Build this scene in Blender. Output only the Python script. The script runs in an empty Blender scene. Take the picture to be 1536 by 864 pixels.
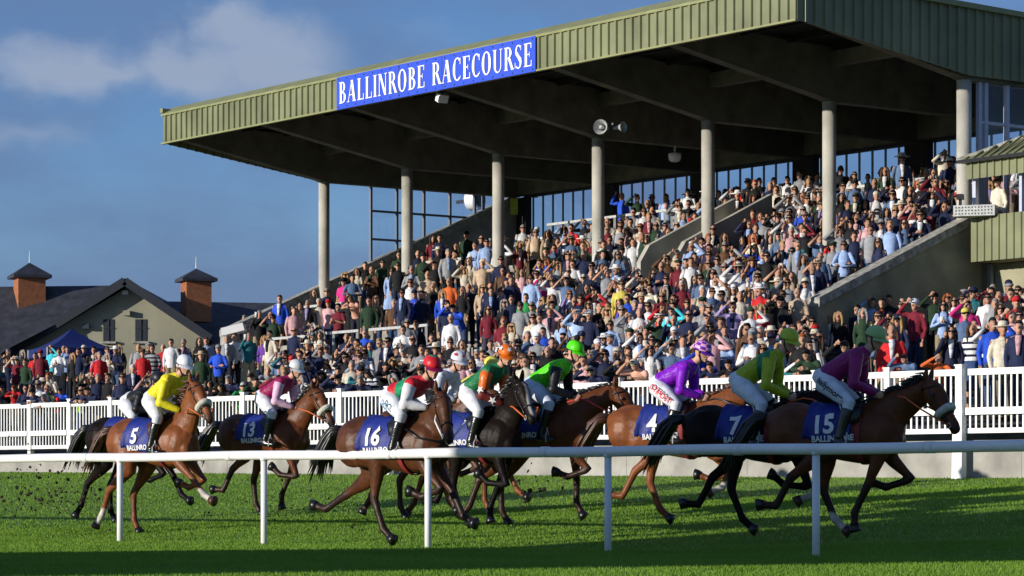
import bpy, math, random
import numpy as np
from mathutils import Vector, Matrix, noise
random.seed(7)
SC = bpy.context.scene
COL = SC.collection
R = math.radians
F = 4200.0      # focal length in photo pixels
HY = 732.0      # horizon row
CZ = 0.75       # camera height

# ------------------------------------------------------------ helpers
def at(px, py, s):
    return Vector(((px-768)/s, F/s, CZ+(HY-py)/s))

class MB:
    def __init__(self): self.v=[]; self.f=[]; self.m=[]
    def quad(self, pts, m=0):
        b=len(self.v); self.v+= [tuple(p) for p in pts]; self.f.append(tuple(range(b,b+len(pts)))); self.m.append(m)
    def hexa(self, p, m=0):   # 8 points: bottom 4, top 4 (same order)
        b=len(self.v); self.v+=[tuple(q) for q in p]
        for f in ((0,3,2,1),(4,5,6,7),(0,1,5,4),(1,2,6,5),(2,3,7,6),(3,0,4,7)):
            self.f.append(tuple(b+i for i in f)); self.m.append(m)
    def box(self, c, d, rot=None, m=0):
        c=Vector(c); x,y,z=d[0]/2,d[1]/2,d[2]/2
        P=[Vector(q) for q in ((-x,-y,-z),(x,-y,-z),(x,y,-z),(-x,y,-z),(-x,-y,z),(x,-y,z),(x,y,z),(-x,y,z))]
        if rot is not None: P=[rot@q for q in P]
        self.hexa([c+q for q in P], m)
    def bar(self, a, b, w, h=None, up=Vector((0,0,1)), m=0):
        a=Vector(a); b=Vector(b); h=h or w; d=(b-a).normalized()
        s=d.cross(up)
        if s.length<1e-4: s=Vector((1,0,0))
        s.normalize(); u=s.cross(d)
        s=s*w/2; u=u*h/2
        self.hexa([a-s-u,a+s-u,a+s+u,a-s+u,b-s-u,b+s-u,b+s+u,b-s+u], m)
    def tube(self, pts, rad, n=10, m=0, side=None, cap=True, closed=False):
        # rad: list of r or (r_side, r_up);  side: preferred side axis
        pts=[Vector(p) for p in pts]; N=len(pts); b0=len(self.v)
        prev=None
        for i,p in enumerate(pts):
            d=(pts[min(i+1,N-1)]-pts[max(i-1,0)])
            d = d.normalized() if d.length>1e-9 else Vector((0,0,1))
            if side is not None: s=Vector(side)
            elif prev is not None: s=prev
            else: s=Vector((0,1,0)) if abs(d.y)<.9 else Vector((1,0,0))
            s=s-d*s.dot(d)
            if s.length<1e-4: s=d.orthogonal()
            s.normalize(); prev=s; u=d.cross(s)
            r=rad[i] if isinstance(rad,list) else rad
            ra,rb=(r if isinstance(r,(tuple,list)) else (r,r))
            for k in range(n):
                a=2*math.pi*k/n
                self.v.append(tuple(p+s*(ra*math.cos(a))+u*(rb*math.sin(a))))
        for i in range(N-1):
            for k in range(n):
                k2=(k+1)%n
                self.f.append((b0+i*n+k,b0+i*n+k2,b0+(i+1)*n+k2,b0+(i+1)*n+k)); self.m.append(m)
        if cap:
            self.f.append(tuple(b0+k for k in range(n))[::-1]); self.m.append(m)
            self.f.append(tuple(b0+(N-1)*n+k for k in range(n))); self.m.append(m)
    def ball(self, c, r, n=12, k=8, rot=None, m=0):
        c=Vector(c); r=r if isinstance(r,(tuple,list)) else (r,r,r); b=len(self.v)
        for i in range(k+1):
            th=math.pi*i/k
            for j in range(n):
                ph=2*math.pi*j/n
                q=Vector((r[0]*math.sin(th)*math.cos(ph), r[1]*math.sin(th)*math.sin(ph), r[2]*math.cos(th)))
                if rot is not None: q=rot@q
                self.v.append(tuple(c+q))
        for i in range(k):
            for j in range(n):
                j2=(j+1)%n
                if i==0: self.f.append((b+j,b+n+j,b+n+j2))
                elif i==k-1: self.f.append((b+i*n+j,b+(i+1)*n+j,b+i*n+j2))
                else: self.f.append((b+i*n+j,b+(i+1)*n+j,b+(i+1)*n+j2,b+i*n+j2))
                self.m.append(m)
    def poly(self, pts, th, m=0):   # extruded polygon, th = vector
        th=Vector(th); b=len(self.v); n=len(pts)
        self.v+=[tuple(Vector(p)) for p in pts]+[tuple(Vector(p)+th) for p in pts]
        self.f.append(tuple(range(b,b+n))[::-1]); self.m.append(m)
        self.f.append(tuple(range(b+n,b+2*n))); self.m.append(m)
        for i in range(n):
            j=(i+1)%n; self.f.append((b+i,b+j,b+n+j,b+n+i)); self.m.append(m)
    def mesh(self, name, mats, smooth=False):
        me=bpy.data.meshes.new(name); me.from_pydata(self.v,[],self.f)
        for mt in (mats if isinstance(mats,(list,tuple)) else [mats]): me.materials.append(mt)
        if any(self.m): me.polygons.foreach_set('material_index', self.m)
        if smooth: me.polygons.foreach_set('use_smooth',[True]*len(me.polygons))
        me.update(); return me
    def build(self, name, mats, parent=None, smooth=False, fix=True):
        me=self.mesh(name,mats,smooth)
        if fix: fixn(me)
        return link(name, me, parent)

import bmesh
def fixn(me):
    bm=bmesh.new(); bm.from_mesh(me); bmesh.ops.recalc_face_normals(bm,faces=bm.faces); bm.to_mesh(me); bm.free()

def link(name, data, parent=None):
    o=bpy.data.objects.new(name,data); COL.objects.link(o)
    if parent is not None: o.parent=parent
    return o
def tag(o,label=None,cat=None,group=None,kind=None):
    if label: o['label']=label
    if cat: o['category']=cat
    if group: o['group']=group
    if kind: o['kind']=kind
    return o
def empty(name,loc=(0,0,0),rz=0):
    o=link(name,None); o.location=loc; o.rotation_euler=(0,0,rz); return o

def organic(mb, voxel, smooth=4, fac=.5):
    """fuse the overlapping shapes of mb into one continuous surface; returns a mesh"""
    me=mb.mesh('tmp',[]); fixn(me)
    o=bpy.data.objects.new('tmp',me); COL.objects.link(o)
    r=o.modifiers.new('r','REMESH'); r.mode='VOXEL'; r.voxel_size=voxel; r.use_smooth_shade=True
    if smooth:
        s=o.modifiers.new('s','SMOOTH'); s.iterations=smooth; s.factor=fac
    dg=bpy.context.evaluated_depsgraph_get()
    out=bpy.data.meshes.new_from_object(o.evaluated_get(dg))
    bpy.data.objects.remove(o); bpy.data.meshes.remove(me)
    out.polygons.foreach_set('use_smooth',[True]*len(out.polygons))
    return out

# ------------------------------------------------------------ materials
def nt(mat):
    mat.use_nodes=True; return mat.node_tree.nodes, mat.node_tree.links
def mat(name, col, rough=.6, metal=0, noise_amt=.15, scale=8, bump=0, bscale=60, spec=.5, col2=None, sheen=0, coat=0):
    m=bpy.data.materials.new(name); N,L=nt(m); b=N['Principled BSDF']
    b.inputs['Roughness'].default_value=rough; b.inputs['Metallic'].default_value=metal
    b.inputs['Specular IOR Level'].default_value=spec
    if sheen: b.inputs['Sheen Weight'].default_value=sheen
    if coat: b.inputs['Coat Weight'].default_value=coat; b.inputs['Coat Roughness'].default_value=.15
    tc=N.new('ShaderNodeTexCoord')
    nz=N.new('ShaderNodeTexNoise'); nz.inputs['Scale'].default_value=scale; nz.inputs['Detail'].default_value=5
    L.new(tc.outputs['Object'],nz.inputs['Vector'])
    c2=col2 or tuple(c*(1-noise_amt*2) for c in col); c1=tuple(min(1,c*(1+noise_amt*.6)) for c in col)
    rp=N.new('ShaderNodeValToRGB'); rp.color_ramp.elements[0].position=.3; rp.color_ramp.elements[1].position=.7
    rp.color_ramp.elements[0].color=(*c2,1); rp.color_ramp.elements[1].color=(*c1,1)
    L.new(nz.outputs['Fac'],rp.inputs['Fac']); L.new(rp.outputs['Color'],b.inputs['Base Color'])
    if bump:
        n2=N.new('ShaderNodeTexNoise'); n2.inputs['Scale'].default_value=bscale; n2.inputs['Detail'].default_value=4
        L.new(tc.outputs['Object'],n2.inputs['Vector'])
        bp=N.new('ShaderNodeBump'); bp.inputs['Strength'].default_value=bump; bp.inputs['Distance'].default_value=.02
        L.new(n2.outputs['Fac'],bp.inputs['Height']); L.new(bp.outputs['Normal'],b.inputs['Normal'])
    return m
def objmat(name, rough=.8, kind='obj', stripes=0, bump=.4, spec=.3):
    """cloth/skin/hair whose colour comes from the object (or from the crowd's colour attribute)"""
    m=bpy.data.materials.new(name); N,L=nt(m); b=N['Principled BSDF']
    b.inputs['Roughness'].default_value=rough; b.inputs['Specular IOR Level'].default_value=spec
    tc=N.new('ShaderNodeTexCoord')
    if kind=='obj': src=N.new('ShaderNodeObjectInfo').outputs['Color']
    else:
        a=N.new('ShaderNodeAttribute'); a.attribute_name='Col'; src=a.outputs['Color']
    nz=N.new('ShaderNodeTexNoise'); nz.inputs['Scale'].default_value=9; nz.inputs['Detail'].default_value=3
    L.new(tc.outputs['Object'],nz.inputs['Vector'])
    mr=N.new('ShaderNodeMapRange'); mr.inputs['From Min'].default_value=.3; mr.inputs['From Max'].default_value=.7
    mr.inputs['To Min'].default_value=.78; mr.inputs['To Max'].default_value=1.08
    L.new(nz.outputs['Fac'],mr.inputs['Value'])
    vm=N.new('ShaderNodeVectorMath'); vm.operation='SCALE'
    L.new(src,vm.inputs[0]); L.new(mr.outputs['Result'],vm.inputs['Scale'])
    out=vm.outputs['Vector']
    if stripes:
        w=N.new('ShaderNodeTexWave'); w.bands_direction='Z'; w.inputs['Scale'].default_value=stripes
        L.new(tc.outputs['Object'],w.inputs['Vector'])
        rp=N.new('ShaderNodeValToRGB'); rp.color_ramp.interpolation='CONSTANT'
        rp.color_ramp.elements[0].color=(0.015,.02,.06,1); rp.color_ramp.elements[1].position=.33; rp.color_ramp.elements[1].color=(1,1,1,1)
        L.new(w.outputs['Fac'],rp.inputs['Fac'])
        mm=N.new('ShaderNodeVectorMath'); mm.operation='MULTIPLY'
        L.new(out,mm.inputs[0]); L.new(rp.outputs['Color'],mm.inputs[1]); out=mm.outputs['Vector']
    L.new(out,b.inputs['Base Color'])
    if bump:
        nb=N.new('ShaderNodeTexNoise'); nb.inputs['Scale'].default_value=15; nb.inputs['Detail'].default_value=2; nb.inputs['Distortion'].default_value=1.2
        L.new(tc.outputs['Object'],nb.inputs['Vector'])
        bp=N.new('ShaderNodeBump'); bp.inputs['Strength'].default_value=min(1,bump*.9); bp.inputs['Distance'].default_value=.04
        L.new(nb.outputs['Fac'],bp.inputs['Height']); L.new(bp.outputs['Normal'],b.inputs['Normal'])
    return m

M={}
M['white_paint']=mat('white_paint',(.80,.80,.79),.45,noise_amt=.10,scale=2.5)
M['rail_paint']=mat('rail_paint',(.82,.82,.81),.35,noise_amt=.05,scale=3,bump=.1,bscale=15)
M['concrete']=mat('concrete',(.34,.33,.29),.85,noise_amt=.22,scale=2.5,bump=.5,bscale=25)
M['plinth']=mat('plinth',(.36,.345,.31),.9,noise_amt=.2,scale=1.6,bump=.4,bscale=12)
M['column']=mat('column',(.47,.455,.40),.8,noise_amt=.2,scale=1.1,bump=.4,bscale=22)
M['beam']=mat('beam',(.16,.15,.115),.9,noise_amt=.2,scale=2,bump=.3)
M['coping']=mat('coping',(.40,.39,.34),.85,noise_amt=.3,scale=7,bump=.5,bscale=30)
M['olive_wall']=mat('olive_wall',(.33,.315,.21),.9,noise_amt=.2,scale=1.2,bump=.6,bscale=18)
M['green_clad']=mat('green_clad',(.19,.205,.105),.5,noise_amt=.18,scale=.9)
M['flashing']=mat('flashing',(.25,.26,.11),.5,noise_amt=.1,scale=2)
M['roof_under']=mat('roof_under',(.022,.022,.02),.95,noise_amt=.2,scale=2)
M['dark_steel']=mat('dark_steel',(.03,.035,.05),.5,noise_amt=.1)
M['frame_blue']=mat('frame_blue',(.45,.48,.60),.5,noise_amt=.05)
M['galv']=mat('galv',(.50,.51,.50),.5,.2,noise_amt=.15,scale=12)
M['slate']=mat('slate',(.04,.042,.055),.7,noise_amt=.25,scale=3,bump=.4,bscale=6)
M['render_cream']=mat('render_cream',(.30,.29,.21),.9,noise_amt=.12,scale=.6,bump=.3,bscale=20)
M['cedar']=mat('cedar',(.34,.12,.045),.7,noise_amt=.15,scale=6)
M['barge']=mat('barge',(.015,.018,.03),.6)
M['black']=mat('black',(.008,.008,.009),.35,noise_amt=.1)
M['leather']=mat('leather',(.008,.008,.009),.25,noise_amt=.1,bump=.2,bscale=50,coat=.4)
M['brown_leather']=mat('brown_leather',(.07,.025,.012),.45,noise_amt=.2,bump=.2)
M['frame_grey']=mat('frame_grey',(.16,.18,.22),.5,noise_amt=.05)
M['tent']=mat('tent',(.006,.012,.12),.5,noise_amt=.1,bump=.2,bscale=3)
M['sign_blue']=mat('sign_blue',(.035,.085,.62),.35,noise_amt=.04)
M['sign_white']=mat('sign_white',(.85,.85,.85),.4,noise_amt=.02)
M['cloth_blue']=mat('cloth_blue',(.007,.022,.22),.6,noise_amt=.15,scale=6,bump=.6,bscale=14)
M['text_white']=mat('text_white',(.75,.75,.75),.6,noise_amt=.05)
M['asphalt']=mat('asphalt',(.10,.10,.095),.9,noise_amt=.2,scale=3,bump=.3)
M['fleece']=mat('fleece',(.62,.60,.50),.95,noise_amt=.15,scale=30,bump=.9,bscale=60,sheen=.3)
M['fabric']=objmat('fabric',.85)
M['silk']=objmat('silk',.42,bump=1.0,spec=.5)
M['fabric_striped']=objmat('fabric_striped',.85,stripes=2.6)
M['skin']=objmat('skin',.55,bump=.1)
M['hair']=objmat('hair',.6,bump=.8)
M['crowd']=objmat('crowd',.8,kind='attr',bump=.2)
M['clod']=mat('clod',(.035,.022,.012),.95,noise_amt=.3,scale=20)
M['red_emblem']=mat('red_emblem',(.6,.03,.02),.6)
M['yellow_notice']=mat('yellow_notice',(.45,.55,.05),.6)

def glass(name, tint=(.88,.92,.97), refl=.06):
    m=bpy.data.materials.new(name); N,L=nt(m); N.remove(N['Principled BSDF'])
    t=N.new('ShaderNodeBsdfTransparent'); t.inputs['Color'].default_value=(*tint,1)
    g=N.new('ShaderNodeBsdfGlossy'); g.inputs['Roughness'].default_value=.03
    x=N.new('ShaderNodeMixShader')
    nz=N.new('ShaderNodeTexNoise'); nz.inputs['Scale'].default_value=1.2
    mr=N.new('ShaderNodeMapRange'); mr.inputs['To Min'].default_value=refl*.4; mr.inputs['To Max'].default_value=refl*1.6
    L.new(nz.outputs['Fac'],mr.inputs['Value']); L.new(mr.outputs['Result'],x.inputs['Fac'])
    L.new(t.outputs[0],x.inputs[1]); L.new(g.outputs[0],x.inputs[2]); L.new(x.outputs[0],N['Material Output'].inputs['Surface'])
    return m
M['glass']=glass('glass')

# coat of a horse: colour attribute times fine variation, slightly glossy
def coatmat(sp=.2):
    m=bpy.data.materials.new('horse_coat'); N,L=nt(m); b=N['Principled BSDF']
    a=N.new('ShaderNodeAttribute'); a.attribute_name='Col'
    tc=N.new('ShaderNodeTexCoord')
    nz=N.new('ShaderNodeTexNoise'); nz.inputs['Scale'].default_value=5; nz.inputs['Detail'].default_value=6
    L.new(tc.outputs['Object'],nz.inputs['Vector'])
    mr=N.new('ShaderNodeMapRange'); mr.inputs['From Min'].default_value=.3; mr.inputs['From Max'].default_value=.7
    mr.inputs['To Min'].default_value=.6; mr.inputs['To Max'].default_value=1.2; L.new(nz.outputs['Fac'],mr.inputs['Value'])
    vm=N.new('ShaderNodeVectorMath'); vm.operation='SCALE'; L.new(a.outputs['Color'],vm.inputs[0]); L.new(mr.outputs['Result'],vm.inputs['Scale'])
    L.new(vm.outputs['Vector'],b.inputs['Base Color'])
    b.inputs['Roughness'].default_value=.43; b.inputs['Specular IOR Level'].default_value=sp
    n2=N.new('ShaderNodeTexNoise'); n2.inputs['Scale'].default_value=11; n2.inputs['Detail'].default_value=3
    L.new(tc.outputs['Object'],n2.inputs['Vector'])
    bp=N.new('ShaderNodeBump'); bp.inputs['Strength'].default_value=.35; bp.inputs['Distance'].default_value=.03
    L.new(n2.outputs['Fac'],bp.inputs['Height']); L.new(bp.outputs['Normal'],b.inputs['Normal'])
    return m
M['coat']=coatmat(); M['coat_dark']=coatmat(.07)

# ------------------------------------------------------------ camera, light, world
cd=bpy.data.cameras.new('camera'); cam=bpy.data.objects.new('camera',cd); COL.objects.link(cam); SC.camera=cam
cam.location=(0,0,CZ); cam.rotation_euler=(R(90),0,0)
cd.sensor_width=36; cd.lens=F/1536*36; cd.shift_y=(HY-432)/1536; cd.clip_end=3000; cd.clip_start=.1
SUN=Vector((-.88,-.475,0)).normalized(); EL=R(10.5)
sd=bpy.data.lights.new('sun','SUN'); sun=bpy.data.objects.new('sun',sd); COL.objects.link(sun)
sd.energy=4.9; sd.angle=R(.5); sd.color=(1,.93,.82)
sdir=Vector((SUN.x*math.cos(EL),SUN.y*math.cos(EL),math.sin(EL)))
sun.rotation_euler=sdir.to_track_quat('Z','Y').to_euler(); sun.location=sdir*60
W=bpy.data.worlds.new('World'); SC.world=W; W.use_nodes=True
N=W.node_tree.nodes; L=W.node_tree.links; bg=N['Background']
sky=N.new('ShaderNodeTexSky'); sky.sky_type='NISHITA'; sky.sun_disc=False
sky.sun_elevation=R(20); sky.sun_rotation=math.atan2(SUN.x,SUN.y)
sky.ozone_density=3.0; sky.air_density=1.0; sky.dust_density=.3
tc=N.new('ShaderNodeTexCoord')
def vmath(op,a,b=None):
    n=N.new('ShaderNodeVectorMath'); n.operation=op
    L.new(a,n.inputs[0])
    if isinstance(b,tuple): n.inputs[1].default_value=b
    elif b is not None: L.new(b,n.inputs[1])
    return n.outputs[0]
def math_(op,a,b=None,clamp=False):
    n=N.new('ShaderNodeMath'); n.operation=op; n.use_clamp=clamp
    for i,q in enumerate((a,b)):
        if q is None: continue
        if isinstance(q,(int,float)): n.inputs[i].default_value=q
        else: L.new(q,n.inputs[i])
    return n.outputs[0]
D=tc.outputs['Generated']
mp=N.new('ShaderNodeMapping'); mp.inputs['Scale'].default_value=(9,9,22); L.new(D,mp.inputs['Vector'])
n1=N.new('ShaderNodeTexNoise'); n1.inputs['Scale'].default_value=1.0; n1.inputs['Detail'].default_value=8; n1.inputs['Roughness'].default_value=.55
L.new(mp.outputs[0],n1.inputs['Vector'])
# soft grey-blue cloud veil
v1=N.new('ShaderNodeMapRange'); v1.inputs['From Min'].default_value=.36; v1.inputs['From Max'].default_value=.62; v1.clamp=True
L.new(n1.outputs['Fac'],v1.inputs['Value'])
# the white cumulus bank over the left of the view: blobs in world direction, broken up by noise
mp2=N.new('ShaderNodeMapping'); mp2.inputs['Scale'].default_value=(34,34,40); L.new(D,mp2.inputs['Vector'])
n2=N.new('ShaderNodeTexNoise'); n2.inputs['Scale'].default_value=1.0; n2.inputs['Detail'].default_value=9; n2.inputs['Roughness'].default_value=.5
L.new(mp2.outputs[0],n2.inputs['Vector'])
sb=vmath('SUBTRACT',n2.outputs['Color'],(.5,.5,.5)); DW=vmath('ADD',D,vmath('MULTIPLY',sb,(.035,.035,.03)))
tot=None
for (px,py,rx,rz,amp) in ((350,45,60,45,.9),(400,85,110,55,.9),(440,120,110,34,.75),(280,105,120,40,.85),(150,118,130,30,.7),(30,105,120,26,.5),(560,125,120,34,.5),(280,105,160,50,.8),(100,110,200,40,.75),(480,150,160,40,.55),(60,215,160,26,.35),(600,40,120,26,.3)):
    c=Vector(((px-768)/F,1,(HY-py)/F)).normalized()
    d=vmath('SUBTRACT',DW,tuple(c)); d=vmath('MULTIPLY',d,(F/rx,F/rx*.3,F/rz))
    n=N.new('ShaderNodeVectorMath'); n.operation='LENGTH'; L.new(d,n.inputs[0])
    g=math_('MULTIPLY',math_('SUBTRACT',1.6,n.outputs['Value'],),amp,True)
    tot=g if tot is None else math_('MAXIMUM',tot,g)
cm=math_('ADD',tot,math_('MULTIPLY',math_('SUBTRACT',n2.outputs['Fac'],.5),1.6))
mr=N.new('ShaderNodeMapRange'); mr.interpolation_type='SMOOTHSTEP'; mr.inputs['From Min'].default_value=.08; mr.inputs['From Max'].default_value=.85; L.new(cm,mr.inputs['Value'])
cum=math_('MULTIPLY',mr.outputs[0],math_('MULTIPLY',tot,1.0,True))
def mix(f,a,b,fs=1):
    n=N.new('ShaderNodeMix'); n.data_type='RGBA'
    L.new(f if fs==1 else math_('MULTIPLY',f,fs),n.inputs['Factor'])
    for k,q in (('A',a),('B',b)):
        i=[s for s in n.inputs if s.name==k and s.type=='RGBA'][0]
        if isinstance(q,tuple): i.default_value=(*q,1)
        else: L.new(q,i)
    return [s for s in n.outputs if s.type=='RGBA'][0]
SKYK=.084
tint=N.new('ShaderNodeVectorMath'); tint.operation='MULTIPLY'; L.new(sky.outputs[0],tint.inputs[0]); tint.inputs[1].default_value=(.62,.80,1.14)
c=mix(v1.outputs[0],tint.outputs[0],(1.5,2.3,4.2),.8)
c=mix(cum,c,(3.7,4.5,6.1),.85)
L.new(c,bg.inputs['Color']); bg.inputs['Strength'].default_value=SKYK
SC.view_settings.view_transform='Standard'; SC.view_settings.look='None'; SC.view_settings.gamma=1; SC.view_settings.exposure=.12
SC.render.engine='CYCLES'; SC.cycles.max_bounces=5; SC.cycles.transparent_max_bounces=12; SC.cycles.diffuse_bounces=3
SC.cycles.use_denoising=True
# ------------------------------------------------------------ terrain
FQ=56.1
def qf(X,Y): return 1.016*Y+X
def gturf(X,Y):
    q=qf(X,Y)
    xs=[-999,35.2,38.8,43.7,50,56.1,999]; zs=[0,0,.12,.32,.62,.92,.92]
    z=float(np.interp(q,xs,zs))
    if q>38: z+= .2*min(1,(q-38)/14)*min(1.3,max(0,(Y-48)/18))
    return z
def nn(X,Y): return X*.798+Y*.602
def tt(X,Y): return -.602*X+.798*Y-44.19
def gapron(X,Y):
    return 1.65+(.165+.055*min(1,max(0,tt(X,Y)/18)))*max(0,min(nn(X,Y),47)-34)
O6=Vector((10.18,63.06,0)); ET=Vector((-.602,.798,0)); EN=Vector((.798,.602,0)); TL=26.3
def Wp(t,Ld,z): return Vector((O6.x+ET.x*t+EN.x*Ld, O6.y+ET.y*t+EN.y*Ld, z))
SL=.43; TRD=.62; RIS=SL*TRD
def tread(j): return 2.55+RIS*j       # height of tread j
def treadL(j): return (tread(j)-5.55)/SL  # its centre L
NTR=18                                 # last tread then concourse
ZC=tread(NTR)                          # 7.71

# fence-aligned ground rows: q constant lines. direction of lines:
FD=Vector((-1.016,1,0)).normalized()
def ground_sheet(name,qs,us,zf,m):
    mb=MB()
    nrm=Vector((1,1.016,0)).normalized(); k=math.sqrt(1+1.016**2)
    for q in qs:
        for u in us:
            p=nrm*(q/k)+FD*u; mb.v.append((p.x,p.y,zf(p.x,p.y)))
    nu=len(us)
    for i in range(len(qs)-1):
        for j in range(nu-1):
            mb.f.append((i*nu+j,i*nu+j+1,(i+1)*nu+j+1,(i+1)*nu+j)); mb.m.append(0)
    o=mb.build(name,m,smooth=True)
    if o.data.polygons[0].normal.z<0: o.data.flip_normals()
    return tag(o,kind='structure')
def grassmat(name,blade):
    m=bpy.data.materials.new(name); N,L=nt(m); b=N['Principled BSDF']
    g=N.new('ShaderNodeNewGeometry')
    n1=N.new('ShaderNodeTexNoise'); n1.inputs['Scale'].default_value=.55; n1.inputs['Detail'].default_value=6; L.new(g.outputs['Position'],n1.inputs['Vector'])
    n2=N.new('ShaderNodeTexNoise'); n2.inputs['Scale'].default_value=14; n2.inputs['Detail'].default_value=5; L.new(g.outputs['Position'],n2.inputs['Vector'])
    ad=N.new('ShaderNodeMath'); ad.operation='MULTIPLY_ADD'; L.new(n2.outputs['Fac'],ad.inputs[0]); ad.inputs[1].default_value=.6; L.new(n1.outputs['Fac'],ad.inputs[2])
    rp=N.new('ShaderNodeValToRGB'); e=rp.color_ramp.elements
    k=1.0 if blade else .85
    e[0].position=.5; e[0].color=(.125*k,.24*k,.022*k,1); e[1].position=1.05; e[1].color=(.19*k,.33*k,.035*k,1)
    x=e.new(.8); x.color=(.165*k,.30*k,.028*k,1)
    L.new(ad.outputs[0],rp.inputs['Fac']); L.new(rp.outputs[0],b.inputs['Base Color'])
    b.inputs['Roughness'].default_value=.6; b.inputs['Specular IOR Level'].default_value=.25
    if not blade:
        bp=N.new('ShaderNodeBump'); bp.inputs['Strength'].default_value=1; bp.inputs['Distance'].default_value=.05
        L.new(n2.outputs['Fac'],bp.inputs['Height']); L.new(bp.outputs['Normal'],b.inputs['Normal'])
    else:
        t=N.new('ShaderNodeBsdfTranslucent'); L.new(rp.outputs[0],t.inputs['Color'])
        s=N.new('ShaderNodeMixShader'); s.inputs[0].default_value=.3
        L.new(b.outputs[0],s.inputs[1]); L.new(t.outputs[0],s.inputs[2]); L.new(s.outputs[0],N['Material Output'].inputs['Surface'])
    return m
us=[-1200,-400,-150]+list(range(-80,121,4))+[200,500,1200]
qs=[-1500,-300,-60]+[q for q in range(0,30,5)]+[30,33,35.2,36.5,38.8,41,43.7,46,48,50,52,54,56.12]
ground_sheet('turf',qs,us,gturf,grassmat('turf_soil',False))
ground_sheet('apron',[56.2,57,58,60,62,65,68,72,76,80,86,92,100,120,200,500,1500,3000],us,gapron,M['asphalt'])

# grass blades (countless): one mesh
def grass():
    rng=np.random.default_rng(3)
    def zone(n,y0,y1,h0,h1,w):
        # uniform on screen-ish wedge in plan, reject outside track
        Y=np.sqrt(rng.uniform(y0**2,y1**2,n)); X=rng.uniform(-.21,.21,n)*Y
        q=1.016*Y+X; ok=q<56.0; X=X[ok];Y=Y[ok]; return X,Y,rng.uniform(h0,h1,len(X)),w*rng.uniform(.6,1.3,len(X))
    Z=[zone(150000,22,33,.014,.034,.006),zone(170000,31,45,.015,.036,.008),zone(170000,42,70,.018,.04,.012)]
    X,Y,H,Wd=[np.concatenate(a) for a in zip(*Z)]
    # patchy length
    H*= .85+.3*rng.uniform(.2,1.2,len(X))
    g=np.array([gturf(a,b) for a,b in zip(X,Y)])
    th=rng.uniform(0,math.pi,len(X)); lean=rng.normal(0,.35,(len(X),2))*H[:,None]
    n=len(X); V=np.empty((n,3,3))
    V[:,0]=np.stack([X-np.cos(th)*Wd,Y-np.sin(th)*Wd,g-.004],1)
    V[:,1]=np.stack([X+np.cos(th)*Wd,Y+np.sin(th)*Wd,g-.004],1)
    V[:,2]=np.stack([X+lean[:,0],Y+lean[:,1],g+H],1)
    me=bpy.data.meshes.new('grass'); me.vertices.add(n*3); me.vertices.foreach_set('co',V.reshape(-1))
    me.loops.add(n*3); me.loops.foreach_set('vertex_index',np.arange(n*3,dtype=np.int32))
    me.polygons.add(n); me.polygons.foreach_set('loop_start',np.arange(0,n*3,3,dtype=np.int32))
    me.update(calc_edges=True); me.materials.append(grassmat('grass_blades',True))
    tag(link('grass',me),'short mown turf of the race track','grass',kind='stuff')
grass()

# ------------------------------------------------------------ running rail in front
def railpt(px,z,k=.0284,v=3600):
    s=k*(px+v); return Vector(((px-768)/s,F/s,z))
def running_rail():
    root=empty('running_rail',railpt(768,0))
    tag(root,'long white tubular running rail on slim posts in front of the horses','rail')
    Minv=-root.location
    xs=[-230,-25,180,396,642,912,1224,1568,1950]
    hr=1.18
    for i,px in enumerate(xs):
        p=railpt(px,0)+Minv; mb=MB()
        mb.tube([p+Vector((0,0,-.3)),p+Vector((0,0,hr-.04))],.043,14)
        mb.tube([p+Vector((0,0,hr-.07)),p+Vector((0,0,hr-.03))],[.05,.056],14)
        mb.build('post',M['rail_paint'],root,smooth=True)
    pts=[]
    a=railpt(-600,hr); b=railpt(2300,hr); n=60
    for i in range(n+1):
        pts.append(a.lerp(b,i/n)+Minv+Vector((0,0,.006*math.sin(i*.9))))
    mb=MB(); mb.tube(pts,.062,18)
    mb.build('top_rail',M['rail_paint'],root,smooth=True)
    for px in (130,345,585,818,1108,1395):
        p=railpt(px,hr)+Minv; d=(b-a).normalized()
        mb=MB(); mb.tube([p-d*.06,p+d*.06],.0655,18); mb.build('joint_sleeve',M['rail_paint'],root,smooth=True)
running_rail()

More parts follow.
